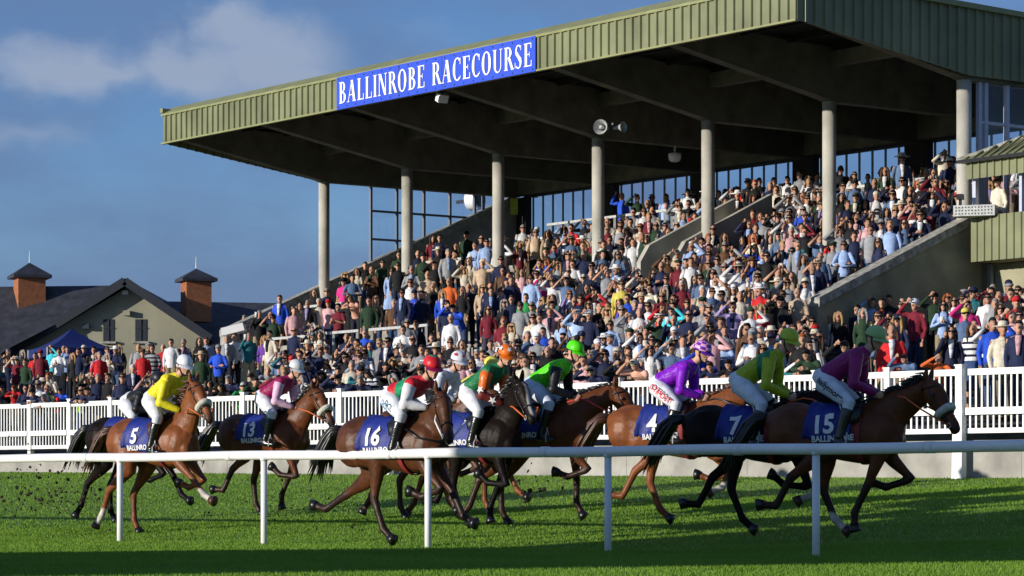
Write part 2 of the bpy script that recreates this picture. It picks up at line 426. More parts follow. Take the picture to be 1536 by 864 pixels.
# ------------------------------------------------------------ picket fence + plinth
def fpt(px,z,k=.0182,v=3400):
    s=k*(px+v); return Vector(((px-768)/s,F/s,z))
FA=fpt(0,0); FB=fpt(1449,0); FDIR=(FB-FA).normalized(); FLEN=(FB-FA).length
FNR=Vector((-FDIR.y,FDIR.x,0)) # pointing away from camera?
if FNR.y<0: FNR=-FNR
def fence():
    org=fpt(1449,0)
    pl=MB(); a=org-FDIR*45+FNR*.12; b=org+FDIR*30+FNR*.12
    pl.hexa([a-FNR*.1+Vector((0,0,.3)),b-FNR*.1+Vector((0,0,.3)),b+FNR*.12+Vector((0,0,.3)),a+FNR*.12+Vector((0,0,.3)),
             a-FNR*.1+Vector((0,0,1.56)),b-FNR*.1+Vector((0,0,1.56)),b+FNR*.12+Vector((0,0,1.56)),a+FNR*.12+Vector((0,0,1.56))])
    # panel joints
    for i in range(-15,10):
        c=org+FDIR*(3.0*i+1.1)+FNR*.018
        pl.bar(c+Vector((0,0,.4)),c+Vector((0,0,1.558)),.03,.008,up=FNR)
    o=pl.build('concrete_wall',M['plinth']); tag(o,'low bare concrete retaining wall along the far edge of the turf','wall')
    root=empty('picket_fence',org); tag(root,'white picket fence of posts and rails along the crowd side of the track','fence')
    I=-org
    z0,z1=1.68,2.77
    # front face of fence in front of plinth
    off=-FNR*.06
    nb=27
    for i in range(-nb,9):
        p=org+FDIR*(1.6*i)+off
        tall=(i%9==0)
        mb=MB(); zb=.6 if tall else 1.57
        w=.135 if tall else .12
        q=p-FNR*(.09 if tall else 0)
        mb.bar(q+I+Vector((0,0,zb)),q+I+Vector((0,0,z1+.05)),w,w,up=FNR)
        mb.bar(q+I+Vector((0,0,z1+.05)),q+I+Vector((0,0,z1+.075)),w+.03,w+.03,up=FNR)
        if tall:
            mb.bar(q+I+FDIR*-.14+Vector((0,0,.6)),q+I+FDIR*-.11+Vector((0,0,1.9)),.07,.07,up=FNR)
        mb.build('post',M['white_paint'],root)
        # panel
        mb=MB(); a=p+FDIR*.062; b=p+FDIR*1.538
        for (z,h,d,f) in ((z1-.055,.11,.07,0),(z0+.04,.085,.06,0),(z0+.37,.12,.03,-.07)):
            mb.bar(a+I+FNR*f+Vector((0,0,z)),b+I+FNR*f+Vector((0,0,z)),h,d,up=FNR)
        for k in range(12):
            c=p+FDIR*(.062+.12*(k+.5)+.01)
            mb.bar(c+I+FNR*.004+Vector((0,0,z0+.084)),c+I+FNR*.004+Vector((0,0,z1-.112)),.034,.022,up=FNR)
        mb.build('picket_panel',M['white_paint'],root)
fence()

# ------------------------------------------------------------ grandstand
GS=empty('grandstand',Wp(0,0,0)); tag(GS,'large concrete grandstand with a green clad cantilever roof and packed terrace','grandstand')
GI=-GS.location
def G(t,l,z): return Wp(t,l,z)+GI
def gbox(mb,t0,t1,l0,l1,z0,z1,m=0):
    mb.hexa([G(t0,l0,z0),G(t1,l0,z0),G(t1,l1,z0),G(t0,l1,z0),G(t0,l0,z1),G(t1,l0,z1),G(t1,l1,z1),G(t0,l1,z1)],m)
LF=-5.35; LR=7.3; TE=TL+.25
def grandstand():
    # terrace steps
    mb=MB(); j0=-2
    for j in range(j0,NTR+1):
        l0=treadL(j)-TRD/2; l1=LR+1.5 if j==NTR else treadL(j)+TRD/2
        gbox(mb,0.1,TL+.05,l0,l1,-.2,tread(j))
    mb.build('terrace',M['concrete'],GS)
    # end parapets
    for (t0,t1,nm) in ((-.22,.09,0),(TL+.06,TL+.34,1)):
        mb=MB(); cp=MB(); lw_=-3.4 if nm else -4.7
        pts=[(lw_,-.2),(LR+.4,-.2),(LR+.4,6.68+SL*(LR if nm else .4)),( .4 if not nm else LR,6.68+SL*(.4 if not nm else LR)),(lw_,6.68+SL*lw_)]
        a=[G(t0,l,z) for l,z in pts]
        mb.poly(a,ET*(t1-t0)); mb.build('side_wall',M['olive_wall'] if not nm else M['concrete'],GS)
        # coping
        la,lb=(-4.7,.6) if not nm else (lw_,LR)
        for (lo,hi) in ((la,lb),):
            a0=6.66+SL*lo; b0=6.66+SL*hi
            cp.hexa([G(t0-.05,lo,a0),G(t1+.05,lo,a0),G(t1+.05,hi,b0),G(t0-.05,hi,b0),G(t0-.05,lo,a0+.2),G(t1+.05,lo,a0+.2),G(t1+.05,hi,b0+.2),G(t0-.05,hi,b0+.2)])
        cp.build('coping',M['coping'],GS)
    # columns
    for i in range(7):
        t=TL*(6-i)/6; r=.165 if i<6 else .17
        mb=MB(); p=G(t,0,0); q=Vector(p)
        if i==0: q=G(t-.02,0,0)
        mb.tube([q+Vector((0,0,2)),q+Vector((0,0,6)),q+Vector((0,0,9.93))],r,20)
        mb.build('column',M['column'],GS,smooth=True)
    # main beams (front cantilever + rear), haunches
    for i in range(7):
        t=TL*(6-i)/6; w=.15
        mb=MB()
        prof=[(LF+.15,10.86),(-.25,9.98),(0,9.90),(.25,9.92),(LR,9.92),(LR,11.0),(LF+.15,11.35)]
        mb.poly([G(t-w,l,z) for l,z in prof],ET*(2*w)); mb.build('roof_beam',M['beam'],GS)
        # curved haunch toward the next bay
        if i>0:
            mb=MB(); n=10; pr=[]
            for k in range(n+1):
                a=math.pi/2*k/n; pr.append((t+w+1.9*math.sin(a)*1.0, 9.95+.85*(1-math.cos(a))))
            pr=[(t+w+1.9*(k/n), 9.95+.85*math.sqrt(max(0,1-(1-k/n)**2))) for k in range(n+1)]
            top=[(t+w+1.9,10.98),(t+w,10.98)]
            mb.poly([G(a,.0-.14,z) for a,z in pr+top],EN*.28); mb.build('haunch',M['beam'],GS)
    mb=MB(); gbox(mb,0,TL,-.12,.12,10.75,11.1); gbox(mb,0,TL,LR-.1,LR+.1,9.98,11.0); mb.build('tie_beam',M['beam'],GS)
    # roof deck: slightly falling to rear
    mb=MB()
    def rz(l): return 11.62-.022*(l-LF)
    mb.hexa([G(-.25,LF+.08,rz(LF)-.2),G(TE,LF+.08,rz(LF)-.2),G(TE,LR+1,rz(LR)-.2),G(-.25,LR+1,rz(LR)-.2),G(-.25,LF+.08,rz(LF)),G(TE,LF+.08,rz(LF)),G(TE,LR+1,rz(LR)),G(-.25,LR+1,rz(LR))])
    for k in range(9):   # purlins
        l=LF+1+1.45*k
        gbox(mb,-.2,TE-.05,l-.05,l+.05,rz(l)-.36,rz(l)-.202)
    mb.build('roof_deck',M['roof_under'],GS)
    # corrugated cladding: front
    def corr(name,P,length,zt,zb,flip=1):
        # P(u, off, z)
        mb=MB(); pitch=.29; n=int(length/pitch)
        prof=[]
        for k in range(n):
            u=k*pitch
            prof+=[(u,0),(u+.19,0),(u+.205,.045),(u+.27,.045),(u+.285,0)]
        prof.append((length,0))
        for k in range(len(prof)-1):
            (u0,o0),(u1,o1)=prof[k],prof[k+1]
            mb.quad([P(u0,o0,zb(u0)),P(u1,o1,zb(u1)),P(u1,o1,zt(u1)),P(u0,o0,zt(u0))])
        for k in range(0,1): pass
        o=mb.build(name,M['green_clad'],GS,fix=False)
        sm=o.modifiers.new('s','SOLIDIFY'); sm.thickness=.01
        return o
    corr('front_cladding',lambda u,o,z:G(-.25+u,LF-.02-o,z),TE+.25,lambda u:11.52,lambda u:10.72)
    mb=MB(); # top flashing and bottom lip
    mb.hexa([G(-.3,LF-.09,11.5),G(TE+.03,LF-.09,11.5),G(TE+.03,LF+.35,11.72),G(-.3,LF+.35,11.72),G(-.3,LF-.09,11.56),G(TE+.03,LF-.09,11.56),G(TE+.03,LF+.35,11.80),G(-.3,LF+.35,11.80)])
    gbox(mb,-.3,TE+.03,LF-.085,LF+.02,10.69,10.735)
    mb.build('flashing',M['flashing'],GS)
    def sb(u):
        l=LF+u
        return 10.72-(10.72-10.0)*min(1,u/5.2)
    corr('side_cladding',lambda u,o,z:G(-.27-o,LF+u,z),LR+1-LF,lambda u:rz(LF+u)+.04,sb)
    corr('side_cladding',lambda u,o,z:G(TE+.0+o,LF+u,z),LR+1-LF,lambda u:rz(LF+u)+.04,lambda u:10.72-.72*min(1,u/5.2))
    for t in (-.33,TE-.05):
        mb=MB()
        mb.hexa([G(t-.05,LF-.1,rz(LF)-.02),G(t+.1,LF-.1,rz(LF)-.02),G(t+.1,LR+1,rz(LR)-.02),G(t-.05,LR+1,rz(LR)-.02),G(t-.05,LF-.1,rz(LF)+.1),G(t+.1,LF-.1,rz(LF)+.1),G(t+.1,LR+1,rz(LR)+.1),G(t-.05,LR+1,rz(LR)+.1)])
        mb.build('verge_trim',M['flashing'],GS)
    # rear wall below and above windows, piers
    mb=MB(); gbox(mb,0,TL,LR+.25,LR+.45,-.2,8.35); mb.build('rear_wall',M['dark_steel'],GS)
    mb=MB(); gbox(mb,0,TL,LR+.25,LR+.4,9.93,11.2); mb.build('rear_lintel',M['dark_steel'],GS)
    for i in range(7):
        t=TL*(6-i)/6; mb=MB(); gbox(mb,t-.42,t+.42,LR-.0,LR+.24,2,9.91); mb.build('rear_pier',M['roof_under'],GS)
        if i<6:
            a=t-TL/6+.42; b=t-.42; n=7
            fr=MB()
            for k in range(n+1):
                u=a+(b-a)*k/n; gbox(fr,u-.028,u+.028,LR+.29,LR+.33,8.352,9.928)
            w=fr.build('window',M['frame_grey'],GS)
            g=MB(); g.quad([G(a,LR+.31,8.36),G(b,LR+.31,8.36),G(b,LR+.31,9.92),G(a,LR+.31,9.92)])
            g.build('pane',M['glass'],w)
    # left gable glazing
    for nm,t,l0,l1,ls,zs,zbf,fm in (('left',TL+.2,1.84,LR,[1.84,2.8,3.82,4.81,5.76,6.1,LR],[8.34,9.2],lambda l:6.86+SL*l,'frame_grey'),
                       ('right',-.06,.42,LR,[.42,.62,1.32,2.5,3.7,5,6.2,LR],[8.0,9.02],lambda l:6.86,'frame_blue')):
        fr=MB()
        for l in ls:
            w=.035 if nm=='left' else .05
            gbox(fr,t-.05,t+.05,l-w,l+w,zbf(l),9.99)
        for z in zs+[9.96]:
            la=l0
            lb=min(LR,(z-6.86)/SL) if nm=='left' else LR
            if lb>la: gbox(fr,t-.04,t+.04,la,lb,z-.035,z+.028)
        w=fr.build('window',M[fm],GS)
        g=MB(); g.quad([G(t,l0,zbf(l0)),G(t,l1,zbf(l1)),G(t,l1,9.94),G(t,l0,9.94)]); g.build('pane',M['glass'],w)
    # stairwell walls in the terrace (vomitories)
    mb=MB(); gbox(mb,8.97,10.19,2.0,2.2,5.2,7.75); mb.build('stair_wall',M['column'],GS)
    for (tc_,l0,l1,w) in ((8.8,-1.0,2.2,1.4),):
        for sgn in (0,1):
            t=tc_+sgn*w
            mb=MB(); pr=[(l0,4.6),(l1,4.6),(l1,7.22+.47*l1),(l0+.3,7.22+.47*(l0+.3)),(l0,7.22+.47*l0-.3)]
            mb.poly([G(t,l,z) for l,z in pr],ET*.16); mb.build('stair_wall',M['column'],GS)
    # crush barriers
    def barrier(t0,t1,l,z,n,h=1.08):
        mb=MB()
        for k in range(n):
            t=t0+(t1-t0)*k/(n-1); mb.bar(G(t,l,z),G(t,l,z+h-.045),.065,.065)
        mb.bar(G(t0-.1,l,z+h),G(t1+.1,l,z+h),.07,.07)
        mb.build('crush_barrier',M['galv'],GS)
    L0=treadL(NTR)-.25
    for t0,t1 in ((1.2,3.4),(3.9,5.3),(7.3,8.6),(13,14.8),(15.1,17.0),(17.3,19.2),(19.5,20.3)): barrier(t0,t1,L0,ZC,3)
    for j,segs in ((5,((15,17.5),(18.2,20.5),(6,7.5))),(9,((22.6,25.2),(2,3.5))),(14,((18.2,20.2),(21.2,22.8),(10.2,11)))):
        for t0,t1 in segs: barrier(t0,t1,treadL(j)-.35,tread(j),3)
    # seats on the upper rows, mostly hidden
grandstand()

def barrier_left():
    # free-standing barrier on the sloping ground left of the stand
    p=at(436,520,54); r=empty('crush_barrier',(p.x,p.y,gapron(p.x,p.y))); tag(r,'galvanised crush barrier beside the lower left corner of the terrace','barrier')
    mb=MB()
    for k in (-1.2,0,1.2): mb.bar(ET*k,ET*k+Vector((0,0,1.5)),.07,.07)
    mb.build('post',M['galv'],r)
    mb=MB(); mb.bar(ET*-1.3+Vector((0,0,1.54)),ET*1.3+Vector((0,0,1.54)),.07,.07); mb.build('top_bar',M['galv'],r)
barrier_left()

# ------------------------------------------------------------ serif lettering
def arc(cx,cy,rx,ry,a0,a1,wt,wn,n=16):
    """elliptic stroke with thick sides and thin top/bottom -> list of quads"""
    out=[]
    for i in range(n):
        q=[]
        for a in (a0+(a1-a0)*i/n, a0+(a1-a0)*(i+1)/n):
            a=R(a); w=wn+(wt-wn)*abs(math.cos(a))
            q.append(((cx+rx*math.cos(a),cy+ry*math.sin(a)),(cx+(rx-w)*math.cos(a),cy+(ry-min(w,wn*1.0+ (wt-wn)*.15))*math.sin(a))))
        out.append([q[0][0],q[1][0],q[1][1],q[0][1]])
    return out
def rect(x0,y0,x1,y1): return [[(x0,y0),(x1,y0),(x1,y1),(x0,y1)]]
def serif(x,y,w,up): 
    h=.035; return rect(x-w,y if up else y-h,x+w,y+h if up else y)
T_,t_=.155,.055
def stem(x,full=True): return rect(x,0,x+T_,1)+rect(x-.05,0,x+T_+.05,.035)+rect(x-.05,.965,x+T_+.05,1)
def diag(x0,y0,x1,y1,w): return [[(x0,y0),(x0+w,y0),(x1+w,y1),(x1,y1)]]
GL={
'I':(.32,stem(.1)),
'L':(.56,stem(.1)+rect(.22,0,.54,.045)+rect(.495,.03,.54,.27)),
'E':(.58,stem(.1)+rect(.22,0,.55,.045)+rect(.22,.955,.53,1)+rect(.22,.49,.42,.535)+rect(.505,.03,.55,.25)+rect(.485,.77,.53,.97)+rect(.39,.40,.42,.62)),
'B':(.62,stem(.1)+arc(.28,.755,.24,.245,-90,90,.15,.05)+arc(.28,.265,.29,.265,-90,90,.16,.05)+rect(.2,.955,.29,1)+rect(.2,.485,.29,.53)+rect(.2,0,.29,.045)),
'R':(.66,stem(.1)+arc(.28,.745,.26,.255,-90,90,.155,.05)+rect(.2,.955,.29,1)+rect(.2,.49,.3,.535)+diag(.30,.50,.52,0,.16)+rect(.5,0,.70,.035)),
'N':(.72,rect(.10,0,.15,1)+rect(.03,0,.22,.035)+rect(.03,.965,.2,1)+diag(.10,1,.50,0,.16)+rect(.58,0,.63,1)+rect(.51,.965,.70,1)),
'A':(.70,diag(.07,0,.33,1,.045)+diag(.28,1,.47,0,.175)+rect(.0,0,.18,.035)+rect(.43,0,.70,.035)+rect(.16,.3,.5,.345)),
'O':(.70,arc(.35,.5,.31,.52,0,360,.165,.055,28)),
'C':(.64,arc(.36,.5,.31,.52,50,310,.165,.055,24)+rect(.53,.70,.575,.98)+rect(.55,.10,.585,.2)),
'U':(.70,rect(.10,.3,.25,1)+rect(.04,.965,.28,1)+rect(.55,.3,.60,1)+rect(.48,.965,.67,1)+arc(.35,.3,.25,.32,180,270,.15,.05)+arc(.35,.3,.25,.32,270,360,.05,.05)),
'S':(.54,arc(.27,.745,.2,.27,40,250,.11,.05)+arc(.27,.265,.22,.28,-140,75,.13,.05)+[[(.09,.64),(.22,.72),(.47,.36),(.34,.28)]]+rect(.42,.76,.455,.98)+rect(.05,.02,.085,.26)),
' ':(.38,[]),
}
def sign():
    # board on the front cladding from px 505 to px 803
    def t_at(px,l=LF-.1):
        lo,hi=-5,40
        for _ in range(50):
            m_=(lo+hi)/2; p=Wp(m_,l,0)
            if 768+F*p.x/p.y>px: lo=m_
            else: hi=m_
        return lo
    ta,tb=t_at(505),t_at(803); wdt=ta-tb
    z0,z1=10.69,11.535
    root=empty('sign_board',Wp(ta,LF-.1,z0)); tag(root,'long blue board with white serif lettering on the roof fascia','sign')
    I=-root.location; ln=LF-.1
    mb=MB(); P=lambda u,z,o=0: Wp(ta-u,ln-o,z)+I
    mb.hexa([P(0,z0,0),P(wdt,z0,0),P(wdt,z0,-.03),P(0,z0,-.03),P(0,z1,0),P(wdt,z1,0),P(wdt,z1,-.03),P(0,z1,-.03)])
    mb.build('board',M['sign_blue'],root)
    mb=MB()
    for u in np.linspace(.1,wdt-.1,22):
        for z in (z0+.06,z1-.06):
            mb.box(P(u,z,.004),(.03,.03,.03))
    for u in (wdt*.333,wdt*.553): mb.hexa([P(u,z0+.01,.004),P(u+.02,z0+.01,.004),P(u+.02,z0+.01,.001),P(u,z0+.01,.001),P(u,z1-.01,.004),P(u+.02,z1-.01,.004),P(u+.02,z1-.01,.001),P(u,z1-.01,.001)])
    mb.build('bolt_heads',M['dark_steel'],root)
    txt='BALLINROBE RACECOURSE'; sp=.05
    total=sum(GL[c][0]+sp for c in txt)-sp
    H=.56; sc=(wdt-.22)/total; u=.11; zb=z0+(z1-z0-H)/2
    mb=MB(); i=0
    for c in txt:
        w,qs=GL[c]
        for q in qs:
            a=[P(u+x*sc,zb+y*H,.014+.0006*(i%7)) for x,y in q]; mb.quad(a); i+=1
        u+=(w+sp)*sc
    o=mb.build('lettering',M['sign_white'],root,fix=False)
sign()

# small fittings under the roof
def fittings():
    p=at(663,146,59.5); r=empty('floodlight',p); tag(r,'white boxy floodlight hanging under the blue sign','floodlight')
    mb=MB(); rot=Matrix.Rotation(R(30),3,'Z')@Matrix.Rotation(R(25),3,'X'); mb.box((0,0,-.02),(.26,.2,.2),rot); mb.box((0,-.1,-.06),(.22,.03,.16),rot)
    mb.build('housing',M['sign_white'],r)
    mb=MB(); mb.bar((0,0,.05),(.05,.1,.2),.05); mb.build('bracket',M['dark_steel'],r)
    for dx,rz,sc,lb in ((0,-25,1,'grey horn loudspeaker facing the track at the fourth column head'),(.42,50,.75,'smaller grey horn loudspeaker turned right at the fourth column head')):
        p=at(903,194,62.6)+Vector((dx,-.35,0)); r=empty('horn_loudspeaker',p,R(rz)); tag(r,lb,'loudspeaker')
        mb=MB(); mb.tube([(0,.25*sc,0),(0,.1*sc,0),(0,-.05*sc,0),(0,-.14*sc,0)],[.05*sc,.06*sc,.11*sc,.18*sc],18,cap=False)
        mb.tube([(0,.1*sc,0),(0,-.1*sc,0)],[.03*sc,.05*sc],12); mb.build('horn',M['galv'],r,smooth=True)
        mb=MB(); mb.bar((0,.2*sc,0),(0,.3*sc,.12),.05); mb.build('bracket',M['dark_steel'],r)
    p=at(1012,236,56); r=empty('dome_lamp',p); tag(r,'round white ceiling fitting hanging behind the fifth column','lamp')
    mb=MB(); mb.tube([(0,0,-.12),(0,0,-.08),(0,0,0),(0,0,.1),(0,0,.12)],[.09,.15,.17,.17,.08],18); mb.build('housing',M['sign_white'],r,smooth=True)
    mb=MB(); mb.bar((0,0,.1),(0,0,.55),.05); mb.build('stem',M['galv'],r)
    p=at(712,297,46.6); r=empty('extractor_drum',p+Vector((0,.6,0)),R(55)); tag(r,'round white drum behind the tall glass screen of the stand','drum')
    mb=MB(); mb.tube([(0,-.2,0),(0,.2,0)],.33,26); mb.build('drum',M['sign_white'],r,smooth=False)
    mb=MB(); mb.tube([(0,-.23,0),(0,-.21,0)],[.2,.24],20); mb.bar((0,.2,0),(.25,.9,0),.1); mb.build('hub',M['dark_steel'],r)
    p=at(771,310,47.8); r=empty('notice',p); mb=MB(); mb.box((0,0,0),(.24,.03,.5)); o=mb.build('panel',M['yellow_notice'],r); tag(r,'small yellow green notice on the dark rear wall','notice')
fittings()

# commentary kiosk at the right end
def kiosk():
    t0,t1=-7.0,-.5; l0,l1=-.3,3.2
    r=empty('viewing_box',Wp(t1,l0,0)); tag(r,'green clad viewing box with a hipped roof at the right end of the stand','viewing box'); I=-r.location
    P=lambda t,l,z: Wp(t,l,z)+I
    def bx(mb,a,b,c,d,e,f): mb.hexa([P(a,c,e),P(b,c,e),P(b,d,e),P(a,d,e),P(a,c,f),P(b,c,f),P(b,d,f),P(a,d,f)])
    def corr(zb,zt,l,name):
        mb=MB(); n=int((t1-t0)/.22); pts=[]
        for k in range(n):
            u=t1-k*.22; pts+=[(u,0),(u-.14,0),(u-.155,.035),(u-.2,.035),(u-.215,0)]
        for k in range(len(pts)-1):
            a,b=pts[k],pts[k+1]
            mb.quad([P(a[0],l-a[1],zb),P(b[0],l-b[1],zb),P(b[0],l-b[1],zt),P(a[0],l-a[1],zt)])
        mb.build(name,M['green_clad'],r,fix=False)
    corr(5.79,6.80,l0,'lower_cladding'); corr(7.62,8.02,l0-.15,'eave_cladding')
    mb=MB(); bx(mb,t0,t1+.02,l0+.02,l1,5.8,5.95); bx(mb,t0,t1+.02,l0+.02,l0+.12,5.95,6.79); bx(mb,t1-.1,t1+.02,l0+.121,l1,5.951,6.79); bx(mb,t0,t1,l1,l1+.1,5.95,8.0)
    mb.build('floor_tray',M['olive_wall'],r)
    mb=MB(); bx(mb,t1-.12,t1-.02,l0+.02,l0+.12,6.80,8.0); bx(mb,t1-1.5,t1-1.42,l0+.02,l0+.1,6.80,8.0); mb.build('corner_post',M['frame_blue'],r)
    mb=MB(); # hip roof
    e=8.04; rr=9.1
    A=P(t1+.12,l0-.3,e);B=P(t0,l0-.3,e);C=P(t0,l1+.2,e);D_=P(t1+.12,l1+.2,e);E=P(t1-2.4,1.45,rr);F_=P(t0,1.45,rr)
    for q in ((A,B,F_,E),(C,D_,E,F_),(D_,A,E)): mb.quad(q)
    mb.quad([v-Vector((0,0,.06)) for v in (A,D_,C,B)])
    mb.build('roof',M['green_clad'],r)
    mb=MB()
    for k in range(30):   # ribs on the front slope
        u=t1-.1-k*.24
        if u<t0: break
        f=min(1,(t1+.12-u)/2.52); q0=P(u,l0-.3,e); q1=P(u,l0-.3+(1.75)*f,e+(rr-e)*f)
        mb.bar(q0+Vector((0,0,.012)),q1+Vector((0,0,.012)),.05,.03)
    mb.build('roof_ribs',M['green_clad'],r)
    mb=MB(); mb.bar(A+Vector((0,0,.02)),E+Vector((0,0,.02)),.12,.07); mb.bar(E,F_,.12,.07); mb.build('ridge_cap',M['coping'],r)
    mb=MB(); mb.bar(A-Vector((0,0,.03)),B-Vector((0,0,.03)),.1,.07); mb.build('gutter',M['black'],r)
    # support wall under it
    w=MB(); w.hexa([Wp(-12,.5,-.2),Wp(-.23,.5,-.2),Wp(-.23,.8,-.2),Wp(-12,.8,-.2),Wp(-12,.5,5.79),Wp(-.23,.5,5.79),Wp(-.23,.8,5.79),Wp(-12,.8,5.79)])
    o=w.build('support_wall',M['olive_wall']); tag(o,'rough olive rendered wall beneath the green viewing box','wall')
    mb=MB(); a=Wp(-.45,.42,3); mb.tube([a,a+Vector((0,0,2.75))],.045,8); o=mb.build('drainpipe',M['column'],smooth=True); tag(o,'thin pale drainpipe in the corner of the olive wall','pipe')
    # camera tray
    p=at(1464,317,67.6); r2=empty('camera_tray',p,R(-20)); tag(r2,'perforated grey metal tray bolted to the corner of the viewing box','tray')
    mb=MB(); mb.box((0,0,0),(.92,.5,.24)); mb.build('tray',M['galv'],r2)
    mb=MB(); mb.bar((-.35,0,.12),(-.35,0,.3),.06); mb.box((-.35,0,.33),(.14,.2,.12)); mb.build('camera',M['black'],r2)
    mb=MB()
    for i in range(12):
        for j in range(3): mb.box((-.4+.072*i,-.252,-.07+.07*j),(.03,.006,.03))
    mb.build('perforations',M['dark_steel'],r2)
kiosk()

# ------------------------------------------------------------ buildings at left background
def clubhouse():
    s=36.5; base=3.9
    o=at(190,424,s); r=empty('clubhouse',(o.x,o.y,base)); tag(r,'cream rendered clubhouse with grey slate gable roofs beyond the crowd','building'); I=-Vector((o.x,o.y,base))
    def p(px,py,dy=0): 
        q=at(px,py,s); q.y+=dy; q.x=q.x; return q+I
    Ah=p(190,426); Le=p(8,540); Re=p(318,512)
    # front gable wall
    mb=MB(); lw=p(20,533);rw=p(308,506)
    poly=[Vector((lw.x,0,0)),Vector((rw.x,0,0)),Vector((rw.x,0,rw.z)),Vector((Ah.x,0,Ah.z-.15)),Vector((lw.x,0,lw.z))]
    mb.poly(poly,(0,.3,0)); mb.build('gable_wall',M['render_cream'],r)
    mb=MB()
    d=Vector((0,14,0)); e=Vector((0,-.5,0))
    up=Vector((0,0,.2))
    A=Ah+e; mb.hexa([Le+e,A,A+d,Le+e+d,Le+e+up,A+up,A+up+d,Le+e+up+d]); mb.hexa([A,Re+e,Re+e+d,A+d,A+up,Re+e+up,Re+e+d+up,A+up+d])
    mb.build('roof',M['slate'],r)
    # seen left slope of the roof is a wing running left toward the viewer
    mb=MB(); wl=p(-160,545); wr=p(100,527)
    q=[p(-200,428),p(190,424),p(-30,560),p(-200,560)]
    for v in q[2:]: v.y-=3.0
    q[0].y+=1.5; q[1].y+=1.5
    mb.quad(q); 
    mb.quad([q[3],q[2],q[2]-Vector((0,0,3)),q[3]-Vector((0,0,3))]); mb.build('wing_roof',M['slate'],r)
    mb=MB(); 
    for a,b in ((Le+e,A),(A,Re+e)): mb.bar(a+Vector((0,-.05,.08)),b+Vector((0,-.05,.08)),.12,.34)
    mb.build('bargeboard',M['barge'],r)
    # rear wing to the right
    mb=MB(); a=p(150,441,4); b=p(470,446,4); c=p(470,520,0); dd=p(150,520,0)
    mb.quad([a,b,c,dd]); mb.quad([a,b,b+Vector((0,6,-2.5)),a+Vector((0,6,-2.5))]); mb.build('rear_roof',M['slate'],r)
    mb=MB(); mb.box(p(40,590,3.0),(9,.3,5)); mb.build('rear_wall',M['slate'],r)
    mb=MB(); a=p(180,520,.6);b=p(470,520,.6); mb.quad([a,b,Vector((b.x,b.y,0)),Vector((a.x,a.y,0))]); mb.build('rear_wall',M['barge'],r)
    for x0,x1 in ((155,171),(203,220)):
        a=p(x0,512);b=p(x1,479); mb=MB(); mb.hexa([Vector((a.x,-.03,a.z)),Vector((b.x,-.03,a.z)),Vector((b.x,.02,a.z)),Vector((a.x,.02,a.z)),Vector((a.x,-.03,b.z)),Vector((b.x,-.03,b.z)),Vector((b.x,.02,b.z)),Vector((a.x,.02,b.z))])
        w=mb.build('window',M['barge'],r); mb=MB(); mb.box(((a.x+b.x)/2,-.08,a.z-.05),(b.x-a.x+.2,.2,.09)); mb.build('sill',M['coping'],w)
        mb=MB(); mb.bar(Vector(((a.x+b.x)/2,-.05,a.z)),Vector(((a.x+b.x)/2,-.05,b.z)),.04,.03); mb.bar(Vector((a.x,-.05,(a.z*.4+b.z*.6))),Vector((b.x,-.05,(a.z*.4+b.z*.6))),.03,.04); mb.build('frame',M['dark_steel'],w)
    for px,py,nm in ((130,490,'wall_lamp'),(191,470,'wall_lamp')):
        q=p(px,py); mb=MB(); mb.box((q.x,-.15,q.z),(.28,.25,.2)); mb.build(nm,M['dark_steel'] if px<150 else M['render_cream'],r)
    q=p(188,439); mb=MB(); mb.box((q.x,-.06,q.z),(.25,.1,.15)); mb.build('vent',M['sign_white'],r)
    for (px,w,pt,pb,pr,sp) in ((38,60,411,445,391,375),(290,56,416,452,400,382)):
        c=p(px,pb,1.0); top=p(px,pt,1.0); hw=w/s/2*.98; rid=p(px,pr,1.0)
        mb=MB(); mb.box((c.x,c.y,(c.z-.8+top.z)/2),(hw*1.9*.74,hw*1.9*.74,top.z-c.z+.8),Matrix.Rotation(R(20),3,'Z')); cu=mb.build('cupola',M['cedar'],r)
        mb=MB(); rt=Matrix.Rotation(R(20),3,'Z'); k=hw*.98
        cor=[rt@Vector(v)+Vector((c.x,c.y,top.z)) for v in ((-k,-k,0),(k,-k,0),(k,k,0),(-k,k,0))]; ap=Vector((c.x,c.y,rid.z))
        for i in range(4): mb.quad([cor[i],cor[(i+1)%4],ap]); mb.quad([cor[i],cor[(i+1)%4],cor[(i+1)%4]-Vector((0,0,.12)),cor[i]-Vector((0,0,.12))])
        mb.quad([v-Vector((0,0,.12)) for v in cor]); mb.build('cap_roof',M['slate'],cu)
        mb=MB(); mb.tube([ap,ap+Vector((0,0,.5))],[.022,.008],6); mb.build('finial',M['galv'],cu)
clubhouse()
def gazebo():
    s=44; c=at(108,545,s); zt=at(102,493,s).z; ze=at(102,524,s).z; g=gapron(c.x,c.y)
    r=empty('gazebo',(c.x,c.y,g)); tag(r,'dark blue pop up gazebo with a pointed top behind the crowd','gazebo')
    mb=MB(); k=1.2; cor=[(-k,-k),(k,-k),(k,k),(-k,k)]; rot=Matrix.Rotation(R(25),2); cor=[rot@Vector(q) for q in cor]; n=10
    for i in range(4):
        a,b=cor[i],cor[(i+1)%4]
        for j in range(n):
            f0,f1=j/n,(j+1)/n
            q=[]
            for f,e in ((f0,a),(f0,b),(f1,b),(f1,a)):
                h=(zt-ze)*(f**1.45)
                q.append((e.x*(1-f),e.y*(1-f),ze-g+h))
            mb.quad(q)
        mb.quad([(a.x,a.y,ze-g),(b.x,b.y,ze-g),(b.x,b.y,ze-g-.3),(a.x,a.y,ze-g-.3)])
    mb.build('canopy',M['tent'],r)
    for q in cor:
        mb=MB(); mb.bar((q.x,q.y,0),(q.x,q.y,ze-g),.05); mb.build('leg',M['galv'],r)
gazebo()
